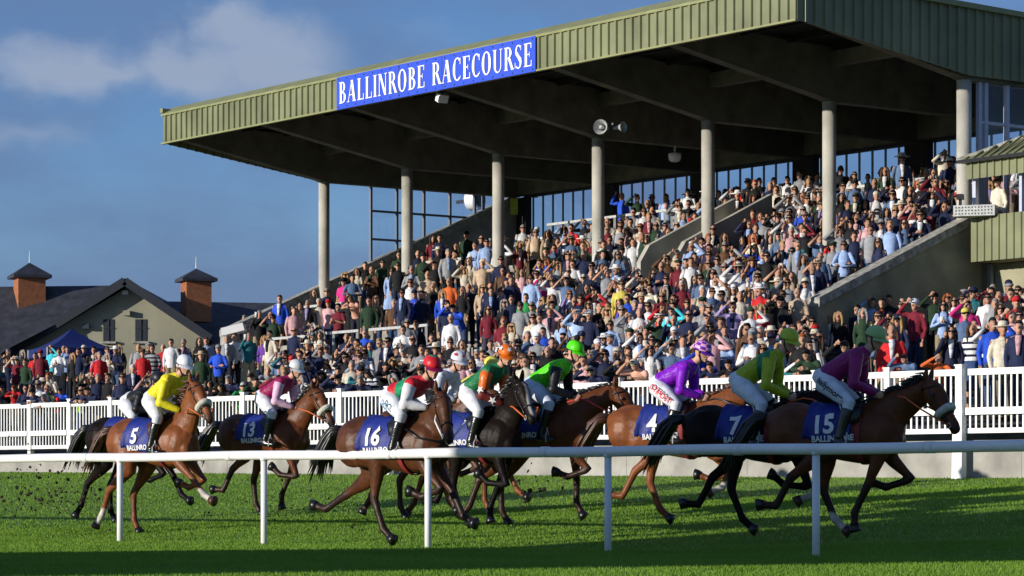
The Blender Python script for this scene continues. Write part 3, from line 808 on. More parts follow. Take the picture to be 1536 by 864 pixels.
def white_sign():
    p=at(351,495,52); r=empty('van_roof_sign',(p.x,p.y,gapron(p.x,p.y))); tag(r,'tilted white panel on a dark frame behind the crowd left of the terrace','panel')
    h=p.z-gapron(p.x,p.y)
    mb=MB(); rot=Matrix.Rotation(R(-14),3,'Y'); mb.box((0,0,h),(.65,.9,.22),rot); mb.build('panel',M['sign_white'],r)
    mb=MB(); mb.bar((-.2,0,0),(-.2,0,h-.1),.06); mb.bar((.2,0,0),(.2,0,h-.1),.06); mb.build('leg',M['dark_steel'],r)
    r.name='tilted_panel'
white_sign()

# added block outside the frame, shaped to cast the long shadow on the track
def shadow_block():
    wv=Vector((.475,-.88,0)).normalized(); sv=Vector((SUN.x,SUN.y,0))
    def P(w,v,z): # w measured like .48X-.88Y
        return wv*w+sv*v+Vector((0,0,z))
    r=empty('shadow_block',P(-26,8,0)); tag(r,'unseen pitched roof block added left of the frame to shade the track','shadow_block'); I=-r.location
    w0,w1,v0,v1=-30.7,-22.4,6,13; H=7.6
    mb=MB(); mb.hexa([P(w0,v0,-.1)+I,P(w1,v0,-.1)+I,P(w1,v1,-.1)+I,P(w0,v1,-.1)+I,P(w0,v0,H)+I,P(w1,v0,H)+I,P(w1,v1,H)+I,P(w0,v1,H)+I]); mb.build('walls',M['render_cream'],r)
    mb=MB(); a=[P(w0-.3,v0-.3,H)+I,P(w1+.3,v0-.3,H)+I,P(w1+.3,v1+.3,H)+I,P(w0-.3,v1+.3,H)+I]; b=[P((w0+w1)/2,v0-.3,H+1.1)+I,P((w0+w1)/2,v1+.3,H+1.1)+I]
    mb.quad([a[0],b[0],b[1],a[3]]); mb.quad([a[1],a[2],b[1],b[0]]); mb.quad([a[0],a[1],b[0]]); mb.quad([a[2],a[3],b[1]]); mb.quad(a); mb.build('roof',M['slate'],r)
shadow_block()
# ------------------------------------------------------------ horses
TOR=[(-.90,1.36,.03,.05),(-.86,1.37,.12,.13),(-.76,1.37,.20,.20),(-.60,1.35,.255,.255),(-.40,1.32,.27,.27),(-.2,1.28,.265,.275),(0,1.25,.27,.30),(.18,1.24,.265,.325),(.36,1.26,.235,.335),(.52,1.27,.20,.29),(.64,1.26,.15,.22),(.71,1.25,.07,.11)]
def torso(x):
    X=[r[0] for r in TOR]; return [float(np.interp(x,X,[r[k] for r in TOR])) for k in (1,2,3)]
def fk(p,segs):
    pts=[Vector(p)]; 
    for a,l in segs:
        q=pts[-1]; pts.append(Vector((q.x+math.sin(R(a))*l,q.y,q.z-math.cos(R(a))*l)))
    return pts
HC={'chestnut':((.20,.062,.018),(.16,.05,.016)),'bay':((.115,.034,.010),(.012,.009,.008)),'brown':((.085,.028,.010),(.012,.009,.008)),
    'dark':((.011,.007,.006),(.008,.007,.007)),'liver':((.105,.04,.016),(.03,.015,.01))}
def headpose(turn,drop,neck_up):
    """returns function transforming neck/head points: rotation about z growing along the neck"""
    base=Vector((.42,0,1.36)); poll=Vector((1.0,0,1.88))
    def f(p,w):
        if w>=1: p=poll+Matrix.Rotation(R(neck_up*.75+drop),3,'Y')@(Vector(p)-poll)
        p=Vector(p); d=p-base
        ry=Matrix.Rotation(R(-neck_up*min(1,w*1.5)),3,'Y'); rz=Matrix.Rotation(R(-turn*w),3,'Z')
        return base+rz@(ry@d)
    return f
HK=1.07
def horse(name,px,s,yaw,coat,legs,turn=0,neck_up=0,socks=(),blaze=False,noseband=None,number=None,label='',rein='black',lift=0,mirror_text=True,breast=None,tail_up=0,emblem=False,dirt=None):
    body_c,point_c=HC[coat]
    p=at(px+.18*s,0,s); X,Y=p.x,p.y; gz=gturf(X,Y)
    # local x=.1 is the saddle
    rz=R(yaw); off=Matrix.Rotation(rz,3,'Z')@Vector((.1,0,0))
    legpts=[]; lo=9
    for i,a in enumerate(legs):
        side=-1 if i in(0,2) else 1
        if i<2: pts=fk((.46,side*.13,1.04),[(a[0],.43),(a[1],.31),(a[2],.15)])
        else: pts=fk((-.52,side*.145,1.26),[(a[0],.38),(a[1],.46),(a[2],.37),(a[3],.15)])
        d=(pts[-1]-pts[-2]).normalized(); hoof=pts[-1]+d*.06
        legpts.append((i,side,pts,d)); lo=min(lo,hoof.z-.015)
    dz=max(-.05,min(.10,-lo)); print(label[:30],'lo',round(lo,2))
    root=empty(name,(X-off.x*HK,Y-off.y*HK,gz+dz*HK),rz); root.scale=(HK,HK,HK); tag(root,label,'horse','racehorses galloping past the stand')
    fh=headpose(turn,0,neck_up)
    mb=MB()
    mb.tube([(x,0,z) for x,z,a,b in TOR],[(a,b) for x,z,a,b in TOR],20,side=(0,1,0))
    # withers, haunch and shoulder muscle
    mb.ball((.30,0,1.50),(.26,.07,.11)); mb.ball((-.55,0,1.52),(.22,.13,.10))
    for sy in (-1,1):
        mb.ball((-.58,sy*.14,1.27),(.27,.14,.28)); mb.ball((.44,sy*.12,1.22),(.19,.11,.28),rot=Matrix.Rotation(R(20),3,'Y'))
        mb.ball((.60,sy*.08,1.17),(.12,.09,.14))
    NK=[((.34,0,1.33),(.17,.30),0),((.50,0,1.45),(.135,.25),.15),((.66,0,1.60),(.10,.195),.35),((.82,0,1.745),(.08,.155),.6),((.94,0,1.845),(.07,.13),.8),((1.0,0,1.875),(.06,.10),1)]
    mb.tube([fh(q,w) for q,r_,w in NK],[r_ for q,r_,w in NK],16,side=(0,1,0))
    HD=[((.955,0,1.92),(.05,.055)),((1.0,0,1.88),(.088,.10)),((1.055,0,1.80),(.092,.135)),((1.12,0,1.71),(.085,.125)),((1.19,0,1.615),(.066,.092)),((1.26,0,1.52),(.055,.074)),((1.32,0,1.44),(.058,.070)),((1.355,0,1.39),(.048,.055)),((1.37,0,1.365),(.03,.035))]
    mb.tube([fh(q,1) for q,r_ in HD],[r_ for q,r_ in HD],16,side=fh((1.0,1,1.88),1)-fh((1.0,0,1.88),1))
    for sy in (-1,1):
        mb.ball(fh((1.095,sy*.075,1.79),1),.036); mb.ball(fh((1.33,sy*.035,1.425),1),.028)   # brow, nostril
        e=[fh(q,1) for q in ((.985,sy*.045,1.93),(.975,sy*.06,1.99),(.985,sy*.065,2.05),(.99,sy*.062,2.10))]
        mb.tube(e,[.03,.036,.026,.008],8)
    mb.ball(fh((1.33,0,1.37),1),(.045,.035,.03))
    hoofs=[]
    for i,side,pts,d in legpts:
        if i<2:
            e,k,f,c=pts
            mb.tube([e+Vector((0,-side*.02,.20)),e+Vector((0,-side*.01,.05)),e.lerp(k,.35),e.lerp(k,.8),k,k.lerp(f,.14),k.lerp(f,.5),k.lerp(f,.88),f,f.lerp(c,.5),c],
                    [(.10,.14),(.085,.12),(.063,.078),(.046,.052),(.047,.052),(.043,.049),(.036,.043),(.038,.044),(.048,.051),(.040,.043),(.05,.05)],12,side=(0,1,0))
        else:
            h,st,hk,f,c=pts
            mb.tube([h+Vector((-.03,-side*.03,.08)),h.lerp(st,.5),st,st.lerp(hk,.35),st.lerp(hk,.75),hk],
                    [(.14,.24),(.14,.22),(.105,.15),(.075,.10),(.048,.062),(.045,.06)],14,side=(0,1,0))
            mb.ball(hk+Vector((0,0,0))-(f-hk).normalized()*.02,(.045,.042,.05))
            mb.tube([hk,hk.lerp(f,.15),hk.lerp(f,.5),hk.lerp(f,.88),f,f.lerp(c,.5),c],[(.048,.060),(.042,.052),(.037,.045),(.039,.046),(.049,.052),(.041,.044),(.05,.05)],12,side=(0,1,0))
        hoofs.append((c,d,i))
    me=organic(mb,.015,4)
    # colour attribute: coat, dark or white points
    n=len(me.vertices); co=np.empty(n*3); me.vertices.foreach_get('co',co); co=co.reshape(-1,3)
    col=np.tile(np.array([*body_c,1.0]),(n,1))
    def blend(w,c):
        w=np.clip(w,0,1)[:,None]; col[:,:3]=col[:,:3]*(1-w)+np.array(c)*w
    for i,side,pts,d in legpts:
        kn=pts[1] if i<2 else pts[2]; 
        chain=pts[(1 if i<2 else 2):]+[pts[-1]+d*.08]
        best=np.full(n,9.0)
        for a,b in zip(chain[:-1],chain[1:]):
            a_=np.array(a);b_=np.array(b); ab=b_-a_; t=np.clip(((co-a_)@ab)/(ab@ab),0,1); best=np.minimum(best,np.linalg.norm(co-(a_+t[:,None]*ab),axis=1))
        blend(1.35-best/.075,point_c)
        if i in socks:
            f=np.array(pts[-2]); e=np.array(pts[-1])
            best=np.linalg.norm(co-f,axis=1); ab=e-f; t=np.clip(((co-f)@ab)/(ab@ab),-.35,1); best=np.linalg.norm(co-(f+t[:,None]*ab),axis=1)
            blend((.075-best)*40,(.55,.50,.44))
    mz=np.array(fh((1.34,0,1.40),1)); blend(1.3-np.linalg.norm(co-mz,axis=1)/.10,(.012,.010,.010))
    if blaze:
        a_=np.array(fh((1.13,0,1.86),1)); b_=np.array(fh((1.36,0,1.50),1)); ab=b_-a_; t=np.clip(((co-a_)@ab)/(ab@ab),0,1)
        blend((.036-np.linalg.norm((co-(a_+t[:,None]*ab))*np.array([.6,1.2,.6]),axis=1))*60,(.6,.57,.52))
    ca=me.color_attributes.new('Col','FLOAT_COLOR','POINT'); ca.data.foreach_set('color',col.reshape(-1))
    me.name='horse_body'; me.materials.append(M['coat_dark' if coat=='dark' else 'coat']); link('body',me,root)
    for c,d,i in hoofs:
        h=MB(); u=d; fwd=Vector((d.z*-1,0,d.x)); fwd=Vector((-d.z,0,d.x))
        h.tube([c-u*.01,c+u*.035,c+u*.075+fwd*.012],[(.05,.054),(.058,.064),(.066,.076)],12,side=(0,1,0))
        h.build('hoof',M['black'] if i not in socks else M['brown_leather'],root,smooth=True)
    for sy in (-1,1):
        e=MB(); e.ball(fh((1.10,sy*.094,1.785),1),.021); e.build('eye',M['black'],root,smooth=True)
    # mane + forelock
    h=MB(); rnd=random.Random(hash(name+str(px))&255)
    for k in range(60):
        w=k/59; x=.36+.62*w; z=1.60+.36*w; ww=min(1,w*1.1)
        b0=fh((x,0,z+.01),ww*.95); L_=rnd.uniform(.10,.2)
        dr=Vector((-.8+rnd.uniform(-.3,.2),rnd.uniform(-.5,.2),rnd.uniform(-.3,.35)))
        h.tube([b0-Vector((0,0,.03)),b0+dr*L_*.5+Vector((0,0,.03)),b0+dr*L_],[.022,.016,.004],5)
    h.build('mane',M['black'] if coat!='chestnut' else M['brown_leather'],root,smooth=True)
    h=MB()
    for k in range(46):
        a=rnd.uniform(-1,1); b=rnd.uniform(-1,1); l=rnd.uniform(.75,1.1)
        p0=Vector((-.86,a*.03,1.46+b*.02))
        pts=[p0,p0+Vector((-.14,a*.05,-.02+b*.03)),p0+Vector((-.27*l,a*.08,-.14+b*.05+tail_up)),p0+Vector((-.38*l,a*.10,-.34*l+b*.07+tail_up)),p0+Vector((-.46*l+.05*a,a*.10,-.55*l+b*.09+tail_up))]
        h.tube(pts,[.028,.032,.026,.018,.003],5)
    h.build('tail',M['black'] if coat!='chestnut' else M['brown_leather'],root,smooth=True)
    # bridle
    sa=(fh((1.0,1,1.88),1)-fh((1.0,0,1.88),1))
    def ring(c,r,w,tilt,name,m,n=20):
        cc=fh(c,1); ax=(fh((c[0]+math.cos(R(tilt)),0,c[2]+math.sin(R(tilt))),1)-cc).normalized(); up=ax.cross(sa).normalized()
        pts=[cc+sa*(r[0]*math.cos(2*math.pi*k/n))+up*(r[1]*math.sin(2*math.pi*k/n)) for k in range(n+1)]
        h=MB(); h.tube(pts,w,6,cap=False); return h
    br=MB()
    for c,r,tilt in (((1.235,0,1.555),(.068,.085),-53),((1.02,0,1.86),(.095,.12),-75)):
        q=ring(c,r,.010,tilt,'x',0); b=len(br.v); br.v+=q.v; br.f+=[tuple(i+b for i in f) for f in q.f]; br.m+=q.m
    for sy in (-1,1):
        br.tube([fh(q,1) for q in ((.97,sy*.05,1.955),(1.03,sy*.094,1.84),(1.11,sy*.093,1.70),(1.225,sy*.068,1.54),(1.29,sy*.064,1.44))],.009,6)
    br.build('bridle',M['black'],root,smooth=True)
    for sy in (-1,1):
        bits=MB(); bits.tube([fh((1.29+.025*math.cos(t),sy*.066,1.44+.03*math.sin(t)),1) for t in np.linspace(0,6.3,10)],.006,5)
        bits.build('bit_ring',M['galv'],root,smooth=True)
    if noseband:
        q=ring((1.20,0,1.60),(.078,.10),.046,-53,'x',0); q.build('sheepskin_noseband',M['fleece'],root,smooth=True)
    # reins to hands at (.56,+-.06,1.70)
    rm={'black':M['black'],'orange':mat('orange_rein',(.6,.12,.02),.6),'red':mat('red_rein',(.6,.04,.05),.6),'white':M['text_white']}[rein]
    h=MB()
    for sy in (-1,1): h.tube([fh((1.29,sy*.07,1.44),1),fh((.98,sy*.21,1.60),.6),Vector((.74,sy*.17,1.66+lift)),Vector((.60,sy*.08,1.68+lift)),Vector((.38,sy*.05,1.62))],.011,6)
    h.build('reins',rm,root,smooth=True)
    # saddle, girth, cloth
    def skinpt(x,th,o=.02):   # th measured from top, + = left side
        cz,a,b=torso(x); a+=o; b+=o
        z=cz+b*math.cos(th); y=a*math.sin(th)
        if math.cos(th)>.6: z+=.02
        return Vector((x,y,z))
    h=MB(); g=[skinpt(.26+.05*math.sin(t),t,.012) for t in np.linspace(.5,2*math.pi-.5,28)]
    h.tube(g,(.035,.008),8,side=(1,0,0),cap=False); h.build('girth',mat('girth',(.06,.02,.10) if s in(114,) else (.25,.02,.02),.7) ,root,smooth=True)
    cl=MB(); nx,nt_=16,26; th1=1.9
    for i in range(nx+1):
        for j in range(nt_+1):
            x=-.31+.52*i/nx; th=-th1+2*th1*j/nt_
            q=skinpt(x,th,.030+.007*math.sin(i*1.3+abs(th)*5)+(.02*abs(th) if i==0 else 0))
            q.x-=.05*abs(th); cl.v.append(tuple(q))
    for i in range(nx):
        for j in range(nt_):
            a=i*(nt_+1)+j; cl.f.append((a,a+1,a+nt_+2,a+nt_+1)); cl.m.append(0)
    cmsh=cl.mesh('cloth',M['cloth_blue'],True); fixn(cmsh); co_=link('saddle_cloth',cmsh,root); sm=co_.modifiers.new('s','SOLIDIFY'); sm.thickness=.008
    def txt(body,size,cx,czv,nm,m=M['text_white'],bold=.02,sx=1):
        for sy in ((-1,) ):
            cu=bpy.data.curves.new('t','FONT'); cu.body=body; cu.size=size; cu.align_x='CENTER'; cu.offset=bold*size*1.6; cu.resolution_u=3
            o=bpy.data.objects.new('t',cu); COL.objects.link(o); dg=bpy.context.evaluated_depsgraph_get()
            tm=bpy.data.meshes.new_from_object(o.evaluated_get(dg)); bpy.data.objects.remove(o)
            b=bmesh.new(); b.from_mesh(tm); bmesh.ops.triangulate(b,faces=b.faces)
            bmesh.ops.subdivide_edges(b,edges=[e for e in b.edges if e.calc_length()>.03],cuts=1)
            for v in b.verts:
                x=cx+v.co.x*sx; zz=czv+v.co.y
                cz,a_,b_=torso(x+.03); th=math.acos(max(-.99,min(.99,(zz-cz)/(b_+.04))))
                q=skinpt(x+.05*th,sy*th,.046); q.x-=.05*th; v.co=q
            b.to_mesh(tm); b.free(); tm.materials.append(m); link(nm,tm,root)
    if number:
        if number!='-': txt(number,.27,-.17,1.27,'number')
        txt('BALLINROBE',.092,-.06,1.175,'lettering',sx=.92)
    h=MB(); pts=[skinpt(x,0,d) for x,d in ((-.12,.07),(-.05,.05),(.06,.04),(.17,.045),(.24,.08))]
    h.tube(pts,[(.07,.02),(.12,.025),(.12,.02),(.10,.022),(.05,.02)],10,side=(0,1,0))
    for sy in (-1,1):
        h.tube([skinpt(.13,sy*.25,.05),skinpt(.15,sy*.8,.055),skinpt(.17,sy*1.2,.05)],[(.10,.012),(.13,.012),(.07,.010)],8,side=(1,0,0))
    h.build('saddle',M['brown_leather'] if coat in('chestnut','liver') else M['black'],root,smooth=True)
    if breast:
        h=MB(); h.tube([Vector((.30,-.24,1.45)),Vector((.50,-.235,1.34)),Vector((.68,-.13,1.30)),Vector((.735,0,1.29)),Vector((.68,.13,1.30)),Vector((.5,.235,1.34)),Vector((.3,.24,1.45))],.014,6); h.build('breast_strap',breast,root,smooth=True)
    return root,(X-off.x*1.06,Y-off.y*1.06,gz+dz*HK+1.55*(HK-1.05),rz)

# ------------------------------------------------------------ jockeys
SK=(.56,.31,.22)
def jockey(H,label,silk,sleeve,cap,jx=0,crouch=0,breech=(.72,.74,.78),text=None,tcol=None,stars=None,pattern=None,look=22,pompom=None,visor=None,face=1,sleeve2=None):
    X,Y,Z,rz=H; X+=jx*math.cos(rz); Y+=jx*math.sin(rz)
    root=empty('person',(X,Y,Z),rz); root.scale=(1.05,1.05,1.05); tag(root,label,'person','jockeys riding in the race')
    cr=crouch+.10
    hip=Vector((-.06,0,1.90-cr*.25)); wst=Vector((.06,0,2.02-cr*.5)); chst=Vector((.25,0,2.15-cr*.8)); shl=Vector((.36,0,2.23-cr)); nk=Vector((.44,0,2.30-cr)); hd=Vector((.53,0,2.42-cr))
    kn=[Vector((.27,sy*.27,1.60)) for sy in (-1,1)]; an=[Vector((.15,sy*.30,1.19)) for sy in (-1,1)]
    sh=[shl+Vector((-.02,sy*.17,-.01)) for sy in (-1,1)]
    el=[Vector((.32,sy*.27,1.86-cr*.5)) for sy in (-1,1)]; hn=[Vector((.58,sy*.075,1.69)) for sy in (-1,1)]
    RL=Matrix.Rotation(R(-look),3,'Z')
    def hp(x,y,z): return hd+RL@(Matrix.Rotation(R(18),3,'Y')@Vector((x,y,z)))
    # skin: one continuous figure under the clothes
    mb=MB()
    mb.tube([hip-Vector((.05,0,.04)),hip,wst,chst,shl],[(.10,.08),(.14,.11),(.12,.095),(.14,.105),(.12,.08)],14,side=(0,1,0))
    for i,sy in enumerate((-1,1)):
        mb.tube([hip+Vector((0,sy*.07,0)),hip.lerp(kn[i],.5)+Vector((0,sy*.02,0)),kn[i],kn[i].lerp(an[i],.4),an[i],an[i]+Vector((.06,0,-.04)),an[i]+Vector((.14,0,-.055))],[.10,.085,.06,.046,.032,.026,.018],10)
        mb.tube([shl,sh[i],sh[i].lerp(el[i],.5),el[i],el[i].lerp(hn[i],.5),hn[i]-Vector((.04,0,0))],[.07,.06,.048,.042,.036,.026],10)
        # hand: palm + fingers closed round the rein + thumb
        w=hn[i]; mb.ball(w,(.05,.026,.04),10,6)
        for f in range(4):
            q=w+Vector((.036-.006*f,0,.028-.019*f)); s_=-sy
            mb.tube([q,q+Vector((.026,s_*.012,-.002)),q+Vector((.020,s_*.034,-.004)),q+Vector((-.004,s_*.034,-.004))],[.011,.0105,.010,.009],6)
        mb.tube([w+Vector((-.01,-sy*.01,.03)),w+Vector((.02,-sy*.02,.05)),w+Vector((.045,-sy*.03,.045))],[.012,.011,.009],6)
    mb.tube([shl,nk,hd-Vector((.02,0,.06))],[.075,.058,.055],12)
    mb.ball(hp(0,0,.0),(.098,.075,.115),14,10); mb.ball(hp(.035,0,-.065),(.058,.052,.05))
    mb.tube([hp(.088,0,.015),hp(.112,0,-.018),hp(.105,0,-.03)],[.010,.016,.014],8)
    mb.ball(hp(.088,0,-.062),(.014,.026,.010)); mb.ball(hp(.082,0,-.096),(.02,.024,.016))
    for sy in (-1,1): mb.ball(hp(-.005,sy*.077,-.015),(.018,.010,.03)); mb.ball(hp(.086,sy*.03,.028),(.012,.022,.008))
    me=organic(mb,.0095,2,.4); me.materials.append(M['skin']); o=link('body',me,root); o.color=(*SK,1)
    e=MB(); e.ball(hp(.100,0,-.063),(.006,.022,.004),10,6); e.build('mouth',mat('lips',(.25,.07,.06),.5),root,smooth=True)
    # silks: torso shell
    mb=MB()
    mb.tube([hip+Vector((-.03,0,.02)),hip+Vector((.03,0,.045)),wst,chst,shl+Vector((.0,0,.0)),shl+Vector((.055,0,.04))],[(.135,.115),(.165,.135),(.158,.130),(.185,.140),(.165,.115),(.085,.08)],18,side=(0,1,0))
    for i,sy in enumerate((-1,1)): mb.ball(sh[i],(.09,.085,.085))
    mb.tube([nk-Vector((.035,0,.035)),nk+Vector((-.005,0,.0))],[(.082,.075),(.070,.066)],12,side=(0,1,0))
    rnd=random.Random(int(X*100))
    for k in range(9): # billow
        mb.ball(Vector((rnd.uniform(-.02,.3),rnd.uniform(-.12,.12),0))+Vector((0,0,2.0-cr*.6+rnd.uniform(.02,.10))),(.07,.05,.04))
    me=organic(mb,.013,3,.5); ms=[]
    for k,cc in enumerate([silk]+(pattern[0] if pattern else [])):
        m_=bpy.data.materials.new('silk_colour'); N_,L_=nt(m_); b=N_['Principled BSDF']; b.inputs['Roughness'].default_value=.45; b.inputs['Specular IOR Level'].default_value=.3
        tc_=N_.new('ShaderNodeTexCoord'); nz=N_.new('ShaderNodeTexNoise'); nz.inputs['Scale'].default_value=7; nz.inputs['Detail'].default_value=3; nz.inputs['Distortion'].default_value=1.5; L_.new(tc_.outputs['Object'],nz.inputs['Vector'])
        rp=N_.new('ShaderNodeValToRGB'); rp.color_ramp.elements[0].color=(*[c*.72 for c in cc],1); rp.color_ramp.elements[1].color=(*cc,1); rp.color_ramp.elements[0].position=.3; rp.color_ramp.elements[1].position=.6
        L_.new(nz.outputs['Fac'],rp.inputs['Fac']); L_.new(rp.outputs[0],b.inputs['Base Color'])
        bp=N_.new('ShaderNodeBump'); bp.inputs['Strength'].default_value=.9; bp.inputs['Distance'].default_value=.05; L_.new(nz.outputs['Fac'],bp.inputs['Height']); L_.new(bp.outputs[0],b.inputs['Normal'])
        me.materials.append(m_); ms.append(m_)
    if pattern:
        for pl in me.polygons:
            c=pl.center; d=Vector((c.x,c.y,c.z)); pl.material_index=pattern[1](((c.x+.08)/.46), c.y, c.z-(1.95-cr*.5+.35*(c.x)))
    link('silks',me,root)
    def fab(c,rough=.45,bump=.6):
        key='f%.3f_%.3f_%.3f'%c
        if key in M: return M[key]
        M[key]=mat('racing_fabric',c,rough,noise_amt=.12,scale=8,bump=bump,bscale=9,spec=.3); return M[key]
    for i,sy in enumerate((-1,1)):
        mb=MB(); P0=[sh[i]+Vector((-.01,-sy*.03,.02)),sh[i].lerp(el[i],.25)+Vector((0,sy*.01,0)),sh[i].lerp(el[i],.7),el[i],el[i].lerp(hn[i],.35),el[i].lerp(hn[i],.75),el[i].lerp(hn[i],.86)]
        mb.tube(P0,[.088,.082,.072,.066,.060,.046,.036],14); mb.ball(el[i],(.075,.066,.07))
        me=organic(mb,.012,3); me.materials.append(fab(sleeve)); 
        o=link('sleeve',me,root)
        if sleeve2:
            me.materials.append(fab(sleeve2))
            for pl in me.polygons:
                if pl.center.z<1.93-cr*.6: pl.material_index=1
        if stars is True:
            for f,(aa,bb,r_) in enumerate(((sh[i],el[i],.3),(sh[i],el[i],.85),(el[i],hn[i],.45))):
                c=aa.lerp(bb,r_)+Vector((0,sy*.0,0)); d=(bb-aa).normalized(); out=Vector((0,sy,0)) if sy<0 else Vector((0,1,0)); out=(out-d*out.dot(d)).normalized(); sd=d.cross(out)
                c=c+out*(.083-.01*f)
                st=MB(); pts=[]
                for k in range(10):
                    rr=.062 if k%2==0 else .026; a=2*math.pi*k/10
                    x_,y_=rr*math.cos(a),rr*math.sin(a); pts.append(c+d*x_+sd*y_-out*(y_*y_*6))
                st.quad([c]+[]) if 0 else None
                for k in range(10): st.quad([c+out*.004,pts[k],pts[(k+1)%10]])
                st.build('star_motif',M['text_white'],o)
    # breeches
    mb=MB(); mb.tube([hip+Vector((-.10,0,-.05)),hip+Vector((-.05,0,-.01)),hip+Vector((.02,0,.03)),wst-Vector((.03,0,.02))],[(.11,.10),(.165,.145),(.16,.135),(.13,.10)],16,side=(0,1,0))
    for i,sy in enumerate((-1,1)):
        mb.tube([hip+Vector((-.02,sy*.085,-.02)),hip.lerp(kn[i],.4)+Vector((.0,sy*.05,-.01)),hip.lerp(kn[i],.8)+Vector((0,sy*.02,0)),kn[i],kn[i].lerp(an[i],.22)],[.125,.115,.088,.078,.062],14)
    me=organic(mb,.013,3); me.materials.append(fab(breech,.6,.4)); link('breeches',me,root)
    for i,sy in enumerate((-1,1)):
        mb=MB(); a,b=kn[i],an[i]
        mb.tube([a.lerp(b,.16),a.lerp(b,.35),a.lerp(b,.75),b],[(.070,.072),(.070,.074),(.056,.062),(.055,.062)],12)
        mb.tube([b+Vector((-.055,0,-.03)),b+Vector((0,0,-.045)),b+Vector((.09,0,-.06)),b+Vector((.18,0,-.065)),b+Vector((.21,0,-.065))],[(.045,.05),(.052,.055),(.052,.046),(.048,.036),(.028,.022)],12,side=(0,1,0))
        me=organic(mb,.012,2); me.materials.append(M['leather']); link('boot',me,root)
        st=MB(); st.tube([b+Vector((.10,0,.06)),b+Vector((.10,sy*.055,0)),b+Vector((.10,sy*.055,-.09)),b+Vector((.10,-sy*.055,-.09)),b+Vector((.10,-sy*.055,0)),b+Vector((.10,0,.06)),a+Vector((-.12,-sy*.03,.0))],.009,6); st.build('stirrup',M['galv'],root)
    # helmet with silk cap
    mb=MB(); n=18
    rings=[(-.012,.128,.104),(.02,.133,.108),(.06,.126,.101),(.095,.102,.083),(.118,.066,.055),(.128,.02,.018)]
    for z,a,b in rings:
        for k in range(n):
            t=2*math.pi*k/n; mb.v.append(tuple(hp(-.012+a*math.cos(t),b*math.sin(t),z+.028)))
    for i in range(len(rings)-1):
        for k in range(n): mb.f.append((i*n+k,i*n+(k+1)%n,(i+1)*n+(k+1)%n,(i+1)*n+k)); mb.m.append(0)
    mb.f.append(tuple((len(rings)-1)*n+k for k in range(n))); mb.m.append(0); mb.f.append(tuple(range(n))[::-1]); mb.m.append(0)
    cm=[fab(cap[0],.4,.3)]+[fab(c,.4,.3) for c in cap[1:]]
    me=mb.mesh('helmet',cm,True); fixn(me)
    if len(cap)>1:
        for pi,pl in enumerate(me.polygons):
            c=pl.center; 
            if pi<n*(len(rings)-1):
                ii,k=divmod(pi,n)
                if cap_style[0]=='crown': pl.material_index=1 if ii>=4 else 0
                elif cap_style[0]=='check': pl.material_index=((k//2)+ii)%2
                elif cap_style[0]=='top': pl.material_index=1 if ii>=3 else 0
                elif cap_style[0]=='segment': pl.material_index=(k//3)%2
    link('helmet',me,root)
    mb=MB(); vis=[hp(-.012+.128*math.cos(t)+.0,.104*math.sin(t),.022) for t in np.linspace(-1.15,1.15,11)]; vo=[hp(-.012+(.128+.065*math.cos(t))*math.cos(t)+.01,(.104+.02)*math.sin(t),-.004) for t in np.linspace(-1.15,1.15,11)]
    for k in range(10): mb.quad([vis[k],vis[k+1],vo[k+1],vo[k]])
    pk=mb.mesh('p',fab(visor or cap[0],.4,.2)); o=link('helmet_peak',pk,root); o.modifiers.new('s','SOLIDIFY').thickness=.008
    mb=MB(); mb.tube([hp(-.012+.132*math.cos(t),.108*math.sin(t),.022) for t in np.linspace(0,6.3,22)],.007,6,cap=False)
    mb.tube([hp(.0,-.082,.03),hp(.02,-.078,-.05),hp(.045,-.04,-.118),hp(.05,0,-.128),hp(.045,.04,-.118),hp(.02,.078,-.05),hp(.0,.082,.03)],.008,6); mb.build('chin_strap',M['black'],root,smooth=True)
    mb=MB(); mb.tube([hp(.02,-.082,.008),hp(.075,-.066,.010),hp(.104,-.03,.012),hp(.110,0,.010),hp(.104,.03,.012),hp(.075,.066,.010),hp(.02,.082,.008)],[(.012,.008),(.024,.010),(.028,.012),(.02,.012),(.028,.012),(.024,.010),(.012,.008)],8,side=(0,0,1)); mb.build('goggles',M['black'],root,smooth=True)
    if pompom: mb=MB(); mb.ball(hp(-.02,0,.19),.045,14,10); mb.build('pompom',fab(pompom,.9,.9),root,smooth=True)
    if stars:
        for az in (-1.2,0,1.2,2.6):
            mb=MB(); c=hp(-.012+.115*math.cos(az),.094*math.sin(az),.11); out=(c-hp(-.012,0,.02)).normalized(); u=out.orthogonal().normalized(); w=out.cross(u); c=c+out*.012
            pts=[c+u*((.042 if k%2==0 else .018)*math.cos(math.pi*k/5))+w*((.042 if k%2==0 else .018)*math.sin(math.pi*k/5)) for k in range(10)]
            for k in range(10): mb.quad([c+out*.003,pts[k],pts[(k+1)%10]])
            mb.build('star_motif',M['red_emblem'] if stars=='cap' else M['text_white'],root,fix=False)
    if text:
        cu=bpy.data.curves.new('t','FONT'); cu.body=text; cu.size=.10; cu.align_x='CENTER'; cu.offset=.003
        o=bpy.data.objects.new('t',cu); COL.objects.link(o); dg=bpy.context.evaluated_depsgraph_get()
        tm=bpy.data.meshes.new_from_object(o.evaluated_get(dg)); bpy.data.objects.remove(o)
        a,b=hip+Vector((-.02,-.085,-.02)),kn[0]; d=(b-a).normalized(); out=(Vector((0,-1,0))-d*Vector((0,-1,0)).dot(d)).normalized(); up=out.cross(d); 
        bl=bmesh.new(); bl.from_mesh(tm); bmesh.ops.triangulate(bl,faces=bl.faces); bmesh.ops.subdivide_edges(bl,edges=[e for e in bl.edges if e.calc_length()>.02],cuts=1)
